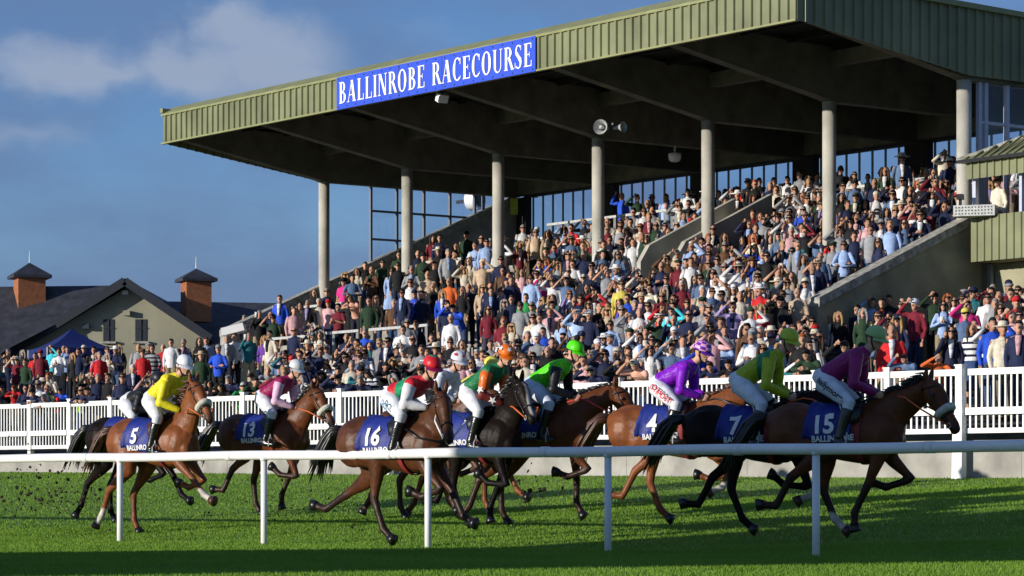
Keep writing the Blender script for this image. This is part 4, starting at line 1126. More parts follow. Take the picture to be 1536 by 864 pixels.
        for v in bl.verts:
            f=.5+v.co.x/.46; cc=a.lerp(b,f); r_=float(np.interp(f,[0,.4,.8,1],[.130,.152,.108,.086]))
            h_=(v.co.y-.035); 
            cc=cc+Vector((0,-.05*math.sin(math.pi*min(1,max(0,f)))*.9,0)); r_=float(np.interp(f,[0,.4,.8,1],[.130,.122,.095,.084]))
            ang=h_/r_; v.co=cc+out*(r_*math.cos(ang)+.006)+up*(r_*math.sin(ang))
        bl.to_mesh(tm); bl.free(); tm.materials.append(fab(tcol,.6,0)); link('lettering',tm,root)
cap_style=['check']
# leg angle sets: front (upper,cannon,pastern); hind (thigh,gaskin,cannon,pastern)
Fst=(4,0,28); Fpush=(-22,-26,0); Freach=(52,44,62); Freach2=(38,30,60); Ffold=(46,-72,-110); Ffold2=(22,-95,-130); Flift=(62,-20,-70)
Bst=(28,-38,2,30); Bpush=(10,-52,-22,-40); Bfwd=(60,-8,22,48); Bfwd2=(52,-20,6,34); Bswing=(55,-52,-28,-95); Bback=(-5,-62,-62,-105)
W_=(.72,.72,.74)
def ride(hk,jk):
    r_,H=horse(**hk); jockey(H,**jk); return r_
ride(dict(name='racehorse',px=190,s=92,yaw=-36,coat='dark',legs=(Ffold,Freach2,Bpush,Bst),label='dark brown horse galloping behind the chestnut at the left end of the field',turn=5,neck_up=-6,number='-'),
     dict(label='jockey in black and white silks riding behind the yellow-silked one',silk=(.012,.012,.014),sleeve=(.012,.012,.014),cap=[(.02,.02,.03)],crouch=.16,pattern=([(.72,.72,.74)],lambda u,y,z:1 if u<.2 else 0)))
ride(dict(name='racehorse',px=226,s=101,yaw=-38,coat='chestnut',legs=(Freach,Ffold,Bpush,Bst),label='bright chestnut horse with white sheepskin noseband, leftmost in front, number 5 cloth',turn=14,neck_up=16,socks=(0,2),noseband=1,number='5',rein='orange'),
     dict(label='jockey in plain yellow silks and white helmet on the bright chestnut horse',silk=(.80,.70,.02),sleeve=(.80,.70,.02),cap=[(.78,.78,.82)],look=20,crouch=-.02))
ride(dict(name='racehorse',px=394,s=91,yaw=-30,coat='bay',legs=(Ffold2,Fpush,Bswing,Bfwd2),label='bay horse with cream sheepskin noseband and number 13 cloth, second from the left in front',turn=12,neck_up=3,noseband=1,number='13',rein='orange'),
     dict(label='jockey in maroon body and pale pink sleeves with a light grey helmet',silk=(.30,.008,.085),sleeve=(.72,.46,.62),cap=[(.62,.64,.66)],crouch=.02))
ride(dict(name='racehorse',px=634,s=98,yaw=-34,coat='liver',legs=(Fst,Ffold,Bpush,Bst),label='liver chestnut horse mostly hidden behind the number 16 horse',turn=0,neck_up=-10,number='-'),
     dict(label='jockey in a white cap with red stars hidden behind the red cap',silk=(.70,.70,.74),sleeve=(.70,.70,.74),cap=[(.75,.76,.82)],crouch=.06,stars='cap'))
ride(dict(name='racehorse',px=684,s=97,yaw=-34,coat='chestnut',legs=(Fst,Freach2,Bfwd,Bpush),label='chestnut horse half hidden between the number 16 and the orange-capped rider',turn=0,neck_up=-12,number='-'),
     dict(label='jockey in pale yellow and white silks with a yellow cap, bent low in the pack',silk=(.72,.66,.12),sleeve=(.72,.70,.62),cap=[(.75,.68,.10)],crouch=.10))
cap_style[0]='crown'
ride(dict(name='racehorse',px=586,s=118,yaw=-38,coat='brown',legs=(Ffold,Freach2,Bfwd,Bback),label='brown horse with number 16 cloth and head turned to the viewer',turn=34,neck_up=-8,number='16',breast=M['black'],rein='white'),
     dict(label='jockey in red, green and white silks with a red cap, crouched low',silk=(.62,.02,.03),sleeve=(.72,.72,.74),cap=[(.62,.02,.03),(.02,.25,.10)],crouch=.14,text='DCL',tcol=(.03,.20,.35),pattern=([(.01,.27,.11)],lambda u,y,z:1 if .33<u<.72 else 0),visor=(.25,.01,.06),look=25) )
cap_style[0]='segment'
ride(dict(name='racehorse',px=702,s=106,yaw=-36,coat='dark',legs=(Ffold2,Fpush,Bfwd,Bswing),label='black horse with white blaze and orange rein in the middle of the pack',turn=26,neck_up=6,blaze=True,number='-',rein='orange'),
     dict(label='jockey in green body and orange sleeves with white stars, orange cap',silk=(.01,.17,.06),sleeve=(.72,.13,.01),cap=[(.75,.16,.01)],stars=True,sleeve2=(.16,.02,.015),look=38,crouch=-.03))
ride(dict(name='racehorse',px=800,s=105,yaw=-24,coat='bay',legs=(Ffold,Fst,Bpush,Bst),label='bay horse with red and white reins seen in profile before the gap',turn=-10,neck_up=-10,number='-',rein='red'),
     dict(label='jockey in lime green silks with black sleeves and a lime cap with pompom',silk=(.10,.72,.01),sleeve=(.012,.012,.014),cap=[(.10,.78,.01)],pompom=(.01,.01,.01),crouch=.0,breech=(.6,.68,.8)))
cap_style[0]='check'
ride(dict(name='racehorse',px=1000,s=109,yaw=-24,coat='chestnut',legs=(Flift,Ffold,Bfwd,Bswing),label='orange-brown chestnut horse with number 4 cloth trailing the two dark leaders',turn=-8,neck_up=-8,number='4',socks=(0,),breast=mat('red_strap',(.5,.02,.02),.6)),
     dict(label='jockey in shiny purple silks with a pink and purple checked cap',silk=(.22,.01,.52),sleeve=(.22,.01,.52),cap=[(.14,.02,.38),(.72,.38,.55)],text='OTIPOST',tcol=(.6,.02,.03),crouch=.03,jx=-.12,look=15))
ride(dict(name='racehorse',px=1124,s=119,yaw=-21,coat='dark',legs=(Flift,Ffold2,Bfwd,Bswing),label='black horse with number 7 cloth running beside the leader in shade',turn=-6,neck_up=-12,number='7',socks=(0,),rein='orange'),
     dict(label='jockey in yellow-green silks with darker green shoulders and matching cap',silk=(.42,.50,.02),sleeve=(.42,.50,.02),cap=[(.46,.56,.04)],pattern=([(.02,.26,.11)],lambda u,y,z:1 if .55<u<.95 else 0),visor=(.46,.56,.04),look=34,crouch=-.05,jx=-.12,breech=(.70,.75,.82)))
cap_style[0]='top'
ride(dict(name='racehorse',px=1255,s=123,yaw=-18,coat='bay',legs=(Fpush,Ffold,Bswing,Bfwd),turn=20,label='dark bay leading horse with grey-white noseband and number 15 cloth, rightmost',neck_up=-9,noseband=1,number='15',rein='orange',socks=(3,)),
     dict(label='jockey in plain maroon silks and sage green cap leading at the right',silk=(.27,.012,.13),sleeve=(.27,.012,.13),cap=[(.34,.52,.20)],look=32,text='ballymore.',tcol=(.02,.02,.03),crouch=-.03,jx=-.15,breech=(.70,.75,.82)))

def clods():
    rnd=random.Random(5); mb=MB()
    for (px,py,s,sx,sy,n,big) in ((50,740,98,90,45,260,.03),(120,760,98,80,30,200,.02),(800,730,106,40,25,60,.03),(520,770,112,60,25,80,.02),(420,760,95,60,30,60,.02),(350,770,98,80,20,60,.015)):
        for k in range(n):
            x=px+rnd.gauss(0,sx*.5); y=py-abs(rnd.gauss(0,sy)) +rnd.uniform(0,40)
            p=at(x,y,s); g=gturf(p.x,p.y); p.z=max(p.z,g+.01)
            r=big*rnd.uniform(.1,1)**3+.003
            mb.ball(p,(r*rnd.uniform(.6,1.6),r,r*rnd.uniform(.5,1.2)),5,3,Matrix.Rotation(rnd.uniform(0,3),3,'Y'))
    tag(mb.build('turf_clods',M['clod']),'bits of torn turf and soil thrown up by the hooves','turf',kind='stuff')
clods()
# ------------------------------------------------------------ spectators
# facing -Y. x<0 is the viewer's left.
def figure(pose, sex, low=False):
    """returns dict part -> MB (shapes)"""
    P={}
    f=sex=='f'; sc=.95 if f else 1
    nA=7 if low else 9
    shw=.15 if f else .175
    hd=Vector((0,-.02,1.60)); 
    if pose in 'LM': lean=.70
    else: lean=0
    def ln(p):   # lean the upper body forward about the hips
        p=Vector(p)
        if lean and p.z>.9:
            a=(p.z-.9)*lean*.9; return Vector((p.x,p.y-a*1.0,p.z-a*.45))
        return p
    Sh={-1:Vector((-shw,0,1.40)),1:Vector((shw,0,1.40))}
    down=lambda s:(Vector((s*(shw+.055),.03,1.12)),Vector((s*(shw+.03),-.06,.86)))
    arms={s:down(s) for s in(-1,1)}
    if pose=='A': arms[-1]=(Vector((-.34,-.12,1.43)),Vector((-.10,-.16,1.655)))
    if pose=='B': arms[1]=(Vector((.34,-.12,1.43)),Vector((.10,-.16,1.655)))
    if pose=='H': arms={s:(Vector((s*.36,-.14,1.40)),Vector((s*.07,-.17,1.655))) for s in(-1,1)}
    if pose=='F': arms={-1:(Vector((-.27,-.06,1.14)),Vector((.10,-.20,1.16))),1:(Vector((.27,-.06,1.12)),Vector((-.10,-.21,1.12)))}
    if pose=='C': arms={s:(Vector((s*.26,-.04,1.13)),Vector((s*.05,-.26,1.22))) for s in(-1,1)}
    if pose=='P': arms={-1:(Vector((-.27,-.10,1.18)),Vector((-.12,-.22,1.52))),1:down(1)}
    if pose=='L': arms={s:(Vector((s*.28,-.20,1.12)),Vector((s*.10,-.42,1.12))) for s in(-1,1)}
    if pose=='M': arms={-1:(Vector((-.38,-.16,1.40)),Vector((-.09,-.17,1.655))),1:(Vector((.28,-.20,1.12)),Vector((.0,-.42,1.10)))}
    def alw(p): 
        q=ln(p); return q
    if pose in 'LM':
        # keep elbows/hands at rail height (1.06 m above the ground)
        for s in (-1,1):
            if not(pose=='M' and s==-1):
                arms[s]=(Vector((s*.27,-.50,1.13)),Vector((s*.06,-.66,1.14)))
    b=MB(); t=MB(); tr=MB(); sl=MB()
    b.tube([ln((0,.02,1.36)),ln((0,0,1.47)),ln((0,-.01,1.56))],[.062,.052,.050],nA)
    b.ball(ln(hd),(.069,.086,.110),nA+1,8 if not low else 6); b.ball(ln(hd+Vector((0,-.035,-.07))),(.046,.048,.045),nA,5)
    b.ball(ln(hd+Vector((0,-.10,-.012))),(.013,.018,.024),6,4)
    for s in(-1,1):
        b.ball(ln(hd+Vector((s*.076,0,-.01))),(.01,.018,.028),6,4)
        e,h=arms[s]; Shs=ln(Sh[s]); e=ln(e) if pose in 'ABHFCPS' or s==-1 and pose=='M' else e; h=ln(h) if pose in 'ABHFCPS' or s==-1 and pose=='M' else h
        d=(h-e).normalized()
        b.tube([Shs,e,e.lerp(h,.5),h],[.045,.040,.034,.024],nA-1)
        b.ball(h+d*.05,(.035,.03,.045) if abs(d.z)>.6 else (.05,.03,.032),nA-1,5)
        if not low:
            sd=d.cross(Vector((0,1,0))).normalized()
            for k in range(4): b.tube([h+d*.07+sd*(.02*(k-1.5)),h+d*(.125-abs(k-1.3)*.008)+sd*(.022*(k-1.5))],[.010,.007],5)
            b.tube([h+d*.03+sd*-.03,h+d*.07+sd*-.05],[.011,.008],5)
        sl.tube([Shs+Vector((-s*.03,0,.02)),Shs.lerp(e,.5),e,e.lerp(h,.5),e.lerp(h,.93)],[.058,.052,.048,.042,.034],nA)
    sh_=MB()
    for s in(-1,1):
        e,h=arms[s]; Shs=ln(Sh[s]); e=ln(e) if pose in 'ABHFCPS' or s==-1 and pose=='M' else e
        sh_.tube([Shs+Vector((-s*.03,0,.02)),Shs.lerp(e,.4),Shs.lerp(e,.78)],[.058,.056,.054],nA)
    P['sleeve_short']=sh_; P['sleeve_long']=sl
    # hidden legs of the body (skin)
    b.tube([ln((0,0,1.36)),ln((0,0,1.05)),Vector((0,0,.92))],[(.13,.09),(.11,.08),(.12,.09)],nA,side=(1,0,0))
    for s in(-1,1): b.tube([Vector((s*.09,0,.92)),Vector((s*.09,0,.5)),Vector((s*.09,.01,.08)),Vector((s*.09,-.10,.04))],[.07,.05,.035,.03],nA-2)
    P['body']=b
    if f: rr=[(.11,.085),(.13,.10),(.145,.125),(.115,.10),(.15,.12),(.155,.12)]; 
    else: rr=[(.12,.085),(.16,.11),(.17,.13),(.155,.13),(.16,.13),(.16,.125)]
    zz=[1.445,1.38,1.28,1.10,.95,.86]
    t.tube([ln((0,.005,z)) for z in zz],rr,nA+3,side=(1,0,0)); t.tube([ln((0,.01,1.43)),ln((0,.005,1.49))],[(.085,.075),(.062,.06)],nA)
    P['torso']=t
    for s in(-1,1): tr.tube([Vector((s*.085,.01,.95)),Vector((s*.095,0,.75)),Vector((s*.10,-.01,.5)),Vector((s*.10,.01,.10))],[.105,.095,.075,.062],nA,)
    P['trousers']=tr
    sk=MB(); sk.tube([Vector((0,.01,z)) for z in (1.0,.9,.6,.42)],[(.15,.12),(.19,.15),(.25,.20),(.28,.23)],nA+3,side=(1,0,0)); P['skirt']=sk
    so=MB()
    for s in(-1,1): so.tube([Vector((s*.10,.05,.045)),Vector((s*.10,-.05,.045)),Vector((s*.10,-.17,.03))],[.045,.045,.03],nA-2)
    P['shoes']=so
    h=MB(); h.ball(ln(hd+Vector((0,.022,.030))),(.077,.086,.098),nA+1,8 if not low else 6); h.ball(ln(hd+Vector((0,-.045,.085))),(.06,.05,.035),nA-1,4); P['hair_short']=h
    h=MB(); h.ball(ln(hd+Vector((0,.024,.028))),(.083,.090,.102),nA+1,8 if not low else 6)
    for s in(-1,1): h.tube([ln(hd+Vector((s*.05,-.045,.085))),ln(hd+Vector((s*.088,-.03,.0))),ln(hd+Vector((s*.095,-.02,-.12))),ln(hd+Vector((s*.09,-.05,-.26)))],[.035,.036,.035,.018],7)
    h.tube([ln(hd+Vector((0,.06,0))),ln(hd+Vector((0,.075,-.15))),ln(hd+Vector((0,.08,-.28)))],[(.085,.05),(.10,.04),(.07,.02)],8,side=(1,0,0)); P['hair_long']=h
    h=MB(); h.tube([ln(hd+Vector((s*.078,-.072,.02))) for s in(-1,-.5,0,.5,1)] if 0 else [ln(hd+Vector((-.08,-.03,.022))),ln(hd+Vector((-.055,-.082,.02))),ln(hd+Vector((0,-.098,.022))),ln(hd+Vector((.055,-.082,.02))),ln(hd+Vector((.08,-.03,.022)))],[(.012,.006),(.022,.01),(.014,.008),(.022,.01),(.012,.006)],6,side=(0,0,1)); P['sunglasses']=h
    h=MB(); h.ball(ln(hd+Vector((0,.0,.062))),(.090,.106,.078),nA+1,6); h.ball(ln(hd+Vector((0,-.115,.050))),(.062,.065,.010),nA+1,4); P['cap']=h
    h=MB(); h.ball(ln(hd+Vector((0,-.012,.072))),(.102,.125,.042),nA+1,5); P['flat_cap']=h
    h=MB(); h.tube([ln(hd+Vector((0,0,z))) for z in(.055,.10,.145,.152)],[.094,.088,.078,.04],nA+2); h.tube([ln(hd+Vector((0,0,.052))),ln(hd+Vector((0,0,.062)))],[(.19,.20),(.17,.18)],nA+5); P['brimmed_hat']=h
    h=MB(); h.ball(ln(hd+Vector((0,.02,.02))),(.080,.088,.070),nA+1,5); P['hair_bald']=h
    h=MB(); q=ln((0,-.135,1.25)); zz_=[(1.12,.022,.150 if not f else .128),(1.28,.040,.143 if not f else .137),(1.40,.055,.115 if not f else .108),(1.46,.05,.09)]
    for (za,wa,ya),(zb_,wb,yb) in zip(zz_[:-1],zz_[1:]): h.hexa([ln((-wa,-.06,za)),ln((wa,-.06,za)),ln((wa,-ya,za)),ln((-wa,-ya,za)),ln((-wb,-.04,zb_)),ln((wb,-.04,zb_)),ln((wb,-yb,zb_)),ln((-wb,-yb,zb_))]); P['shirt_front']=h
    if pose in 'PCH' :
        h=MB(); e_,hh=arms[-1]; hh=ln(hh)+Vector((.03,-.05,.06)); 
        h.box(hh,(.10,.012,.15) if pose!='H' else (.22,.10,.012),Matrix.Rotation(R(15),3,'X')); P['race_card']=h
    return P
PROTO={}
def proto(pose,sex,part):
    k=(pose,sex,part)
    if k not in PROTO:
        f=figure(pose,sex)
        if part=='top_long':
            mb=f['torso']; q=f['sleeve_long']; b=len(mb.v); mb.v+=q.v; mb.f+=[tuple(i+b for i in x) for x in q.f]; mb.m+=q.m; me=organic(mb,.021,3)
        elif part=='top_short':
            mb=f['torso']; q=f['sleeve_short']; b=len(mb.v); mb.v+=q.v; mb.f+=[tuple(i+b for i in x) for x in q.f]; mb.m+=q.m; me=organic(mb,.021,3)
        elif part=='body': me=organic(f[part],.0135,1,.4)
        elif part in('trousers','skirt','hair_long','hair_short'): me=organic(f[part],.019,2)
        else: me=f[part].mesh(part,[],True); fixn(me)
        me.materials.clear()
        me.materials.append({'body':M['skin'],'hair_short':M['hair'],'hair_long':M['hair'],'hair_bald':M['hair']}.get(part,M['fabric'])); me.name=part
        PROTO[k]=me
    return PROTO[k]

CL={'k':('black',(.010,.010,.012)),'n':('navy',(.012,.018,.055)),'w':('white',(.72,.72,.74)),'W':('cream',(.62,.56,.45)),'r':('red',(.52,.018,.022)),'m':('maroon',(.16,.012,.025)),
 'p':('pale pink',(.62,.36,.38)),'h':('hot pink',(.65,.03,.22)),'b':('royal blue',(.02,.08,.55)),'l':('light blue',(.30,.42,.68)),'g':('green',(.03,.28,.08)),'d':('dark green',(.018,.045,.022)),
 't':('teal',(.015,.14,.17)),'y':('grey',(.26,.27,.29)),'v':('lavender',(.32,.26,.50)),'c':('beige',(.48,.36,.25)),'o':('orange',(.65,.13,.03)),'e':('brown',(.10,.05,.025)),
 'q':('turquoise',(.05,.52,.62)),'Y':('yellow',(.62,.52,.10)),'G':('lime',(.30,.60,.05)),'D':('denim blue',(.09,.15,.27)),'u':('purple',(.12,.04,.28)),'x':('peach',(.62,.33,.24))}
HA={'k':('dark',(.012,.009,.008)),'e':('brown',(.06,.03,.016)),'a':('grey',(.27,.26,.25)),'w':('white',(.55,.54,.52)),'l':('blond',(.38,.24,.10)),'g':('ginger',(.30,.07,.015)),'b':('bald',None)}
POSE={'S':'standing','A':'shading eyes with one hand','B':'shading eyes with the far hand','H':'both hands raised to brow','F':'arms folded','C':'hands held at chest','P':'holding a card up to face','L':'leaning on the fence','M':'leaning on fence, shading eyes'}
# x y top pose hair[*=sunglasses][^c cap][~c brimmed hat][fc flat cap][!=short sleeves][#=striped][jX=jacket with shirt X]
DATA="""
13 528 W S a|12 537 n A E*|26 541 m A e*^W!|35 528 k S A|38 543 d S e|53 533 r S e!|61 530 m S k^m|78 524 q B e*|89 528 w C e|96 523 v S b|101 524 l P e|110 533 k S L|118 527 n S e|126 522 n S e*^W|149 533 r S a|161 524 y S e*|162 533 W C A|174 526 n C e~w!|179 521 k S L|199 551 n S wjw
2 592 b L k|12 583 k L k|24 584 r L g|57 590 n L k*|78 598 y L a|90 591 r L e|99 588 b L k|124 592 G L k!|137 588 n L b*|152 588 n L e|174 582 k L K|129 569 k S E|138 567 k H b|147 567 n S a|163 566 k S e|184 566 n S e*
229 522 y S e#|245 521 r S b|257 515 w S k|262 525 G S A|276 515 n S ajp|214 530 r S k~e|300 514 k S K#|310 512 l S e|302 533 d S a~c|328 524 b F a^y|340 508 y S ajw|358 518 y S L|352 506 w S e|373 506 t P b|367 477 d C a|321 576 k L K|338 581 k L K*|330 587 n L e*|355 570 n L a|364 582 g L w*
389 469 k P a|405 503 W S ejk|397 510 u S L|420 449 b S ejw|441 462 p S e|451 459 k S K|462 457 k S ajv|428 509 d C k|433 499 u P a|442 498 n S b*|448 505 k C L!|477 471 m F k!|478 457 W S w|493 458 p S a^r|508 459 m C k!|480 502 W C K|497 504 W S E*|503 496 W S L|512 502 y S e|520 508 n S b|533 494 v S b*|548 500 b C a|535 451 x L E!|523 448 k S K|554 448 d S k|573 476 n S k*jl|558 476 d S k*|565 447 k S E*
403 558 y L b|388 566 k L e*|380 574 d L k|499 548 w L E|507 556 n L k|473 550 n L k|530 556 t L k^k|543 572 n L a|518 571 n M k|497 577 k M k*|486 563 k L E*|528 548 W S a|552 550 y M a*^W
564 497 k S e|605 495 w C k|596 500 W S L|624 488 k S ejw|635 490 k S ajw|645 496 n S e*|648 508 n S e#|686 487 w S k#|677 478 w S w|671 460 n S k*|691 461 b M k|611 484 y S a*|591 455 e S a|622 443 b S k^n|633 442 n S bfn|664 442 b S Ljw|670 490 y S a|709 485 l S b|725 487 b S k|737 483 b S b*|676 515 k S e*|694 517 y S E|708 509 n S a^w|736 517 y S e|613 530 W L a|633 524 y C e|621 541 k L a|589 543 k L L*|575 550 k L k|566 561 w L K*#
733 466 m S E*|755 493 p S E|768 493 W S L*|781 491 n S b*jl|789 484 u S K|773 477 n S afn|756 480 m S g|800 476 W S e*|810 476 w S e|781 457 y S e*!|798 462 y S a*|757 454 k S A*|768 447 n S e|789 444 g S e|830 449 t S K|825 472 p B ejn|844 479 l S E*!|829 461 n A k|815 498 b S k|807 507 y S e^w|828 512 k S k|868 472 l A a~y|876 483 w P k!|884 457 W S E*|871 447 n S k*|898 461 k S b|885 474 n A e^w|911 467 c S L*|901 486 k S K*|916 486 l S k*|916 507 l S afy|876 544 p S e|894 559 n M a*|873 563 p M l|822 526 k S b|789 542 W C e
959 467 w C b!|989 478 d H k|1011 480 n P b|1033 470 n S b*|1062 478 n B aF|1054 467 y B a|932 467 y S a*|914 468 c S L|945 476 y A A|973 464 w S e*|1008 465 q B e^n|1064 457 y S a*|1084 464 k S K|1087 495 y S e|1096 519 l L k|968 550 x M e*^W!|941 552 k M e|1075 552 n L e|976 526 w A K!|952 459 n S a|1008 523 D A k|1106 549 k L k
1100 458 v A ejn|1126 465 w B l^d|1141 457 r S L|1153 460 k B e*|1171 462 k A k^k|1213 458 w A K!|1236 464 W S G|1228 453 y S a|1258 458 k S L|1272 464 o A Ejk|1295 469 d S A|1286 455 n S k|1197 445 c S b|1204 523 k S g|1224 534 d L k|1197 545 t L b|1208 549 w M E|1254 517 n A e^n|1269 517 m S e*|1281 525 k M k|1294 515 k S b*|1110 447 W S b
1309 451 l A e|1322 447 n S kjo|1334 450 k S k|1353 456 k B k*|1373 456 m A e^w|1402 447 d A e^k|1415 458 l C K*|1431 451 w S E*|1445 449 k S e*|1448 470 D S e*^Y|1452 458 h A e|1482 447 w S k*|1493 454 y S a|1499 443 y S b|1517 441 k S k|1524 453 r S e^r|1499 464 k S E*|1489 484 b B k|1459 491 w B E#|1504 495 W S a~WjW|1529 489 n S kjp|1393 504 y B b|1368 515 d H e|1338 497 r S bjw|1406 541 o M b|1373 540 D M e|1497 541 d L b|1287 456 o S k|1529 474 k S k*|1519 475 p A b
490 438 n S a*|472 442 k S E|518 413 k S L*|516 424 h S e*^k!|529 418 D F k|536 410 W S E|548 400 k S e|558 406 e C bjd|574 396 d S k*|587 405 l S K*|597 398 k S k*|555 446 d S k|599 382 d C e
649 360 m S E|660 357 n S k|627 381 n S b|635 384 d S k~k|658 379 k C a~W|672 377 y S ajl|683 384 W F k|697 402 W A L|704 393 W S E|724 397 c B a^W|752 392 n S k*|713 369 l C e|730 363 l S k*|700 351 d S k^k|684 369 d C E|618 402 y C ajl|652 399 k A k|642 412 c S b|643 418 n S e^w|650 432 k S b|674 423 o S b|694 434 k S E|703 432 n S b|724 434 c S L*|737 438 n S kjl|736 426 n S e|750 439 y S k*|604 440 n S k*jl|764 411 k S e|767 418 n S e|761 425 n S kfn
857 360 D A a*^W!|875 370 d S e|876 385 n P a|810 392 n S ejw|819 379 d S kfd|906 367 k S kjg|932 364 y S e!|928 381 D S K*|911 405 y A a!|853 409 k S b*|887 409 n C b|876 419 k S w*|850 422 D A k!|816 423 h A e|830 426 w A b*|797 416 l S e*|783 409 p S E|933 423 Y S e*|881 435 k S K|901 440 w S K*|911 440 c S L|957 440 w S k!|897 459 k S K|924 455 y S l*
1034 340 l C e*|1012 357 w F E*|1040 361 h P L|1060 357 p A K!|1076 342 t B e*|1095 350 m H a|1051 375 D S a|1060 384 w C k*|1071 366 D S E*|1086 380 b S ajw|1014 390 k S b|1118 347 k S k|1118 363 w C b|1110 381 n A e^c|1080 400 y S k|976 391 k S k*|985 391 k S K*|980 418 k C a|1036 428 k S K*|1060 441 k S e^k|1017 441 n S e~njw|999 435 r S K*|1136 353 y A a^yjG
1155 354 b S a|1173 356 k S k|1190 357 w C K|1152 383 b A e*|1170 380 c C wjw|1213 375 n A ajw|1231 374 y A e|1236 352 c S L*|1246 351 n P k|1258 344 n S kjl|1272 350 n S bjw|1290 344 o S G|1313 362 k S L*|1231 393 n S b*|1236 411 k C bjw|1264 393 k A k|1282 383 n A k|1169 426 n A b
1413 273 w S a*~w|1397 292 w S a~Wjr|1415 294 W S afe|1361 290 k S ajn|1382 293 y S b|1323 282 k S e^k|1334 288 b A a|1332 315 g S K*|1348 317 n S ejw|1368 313 W S E|1381 317 r H a^r|1394 322 d S b*|1429 305 o A A|1282 312 k S b|1258 327 G S k*|1275 331 m A k*|1315 327 D S b|1371 350 y S L*|1331 366 G A e^c|1259 343 n S k|1305 254 D S a|1353 258 r S e|1388 244 Y S k|1401 247 e S b|1369 249 D S e
"""
def parse(tok):
    a=tok.split(); x,y,c,po,h=float(a[0]),float(a[1]),a[2],a[3],a[4]
    return x,y,c,po,h
def surf(px,py,hh,front=False):
    """find the standing position whose head of height hh shows at the pixel"""
    best=None
    for k in range(0,900):
        s=100-k*.07
        if s<40: break
        z=CZ+(HY-py)/s; X=(px-768)/s; Y=F/s
        if qf(X,Y)<56.7: continue
        t=tt(X,Y); Ld=nn(X,Y)-46.09
        if -.0<t<TL+.1:
            j=round((5.55+SL*Ld-2.55)/RIS); j=min(j,NTR)
            if Ld>8.2: continue
            g=tread(j) if j>=-1 and tread(j)>gapron(X,Y) else gapron(X,Y)
        else: g=gapron(X,Y)
        e=abs(z-hh-g)
        if best is None or e<best[0]-.03: best=(e,X,Y,g)
        if best and best[0]<.03 and e>best[0]+.3: break
    return best
LAND=[(40,'left end of the fence'),(100,'blue gazebo'),(160,'gazebo right edge'),(205,'black-and-white jockey'),(270,'yellow-silked jockey'),(340,'tilted white panel'),(400,'lower left terrace corner'),(450,'grey-helmeted jockey'),(540,'gap left of red cap'),(625,'red-capped jockey'),(700,'pale yellow jockey'),(757,'orange-capped jockey'),(800,'gap by orange cap'),(858,'lime-capped jockey'),(940,'gap right of lime cap'),(1000,'purple jockey back'),(1050,'checked-cap jockey'),(1110,'gap right of checked cap'),(1177,'yellow-green jockey'),(1250,'gap between leading jockeys'),(1320,'leading maroon jockey'),(1385,'leading horse ears'),(1449,'tall fence post'),(1510,'right edge of fence')]
COLX=[485,611,747,896,1060,1242,1446]; ORD=['first','second','third','fourth','fifth','sixth','last']
def hexcol(c): return (*c,1)
FORCE=None
people=[]; used=set(); INDIV=[]
DC=None
GARM={'S':'top','A':'top'}
def wc(s): return len(s.split())
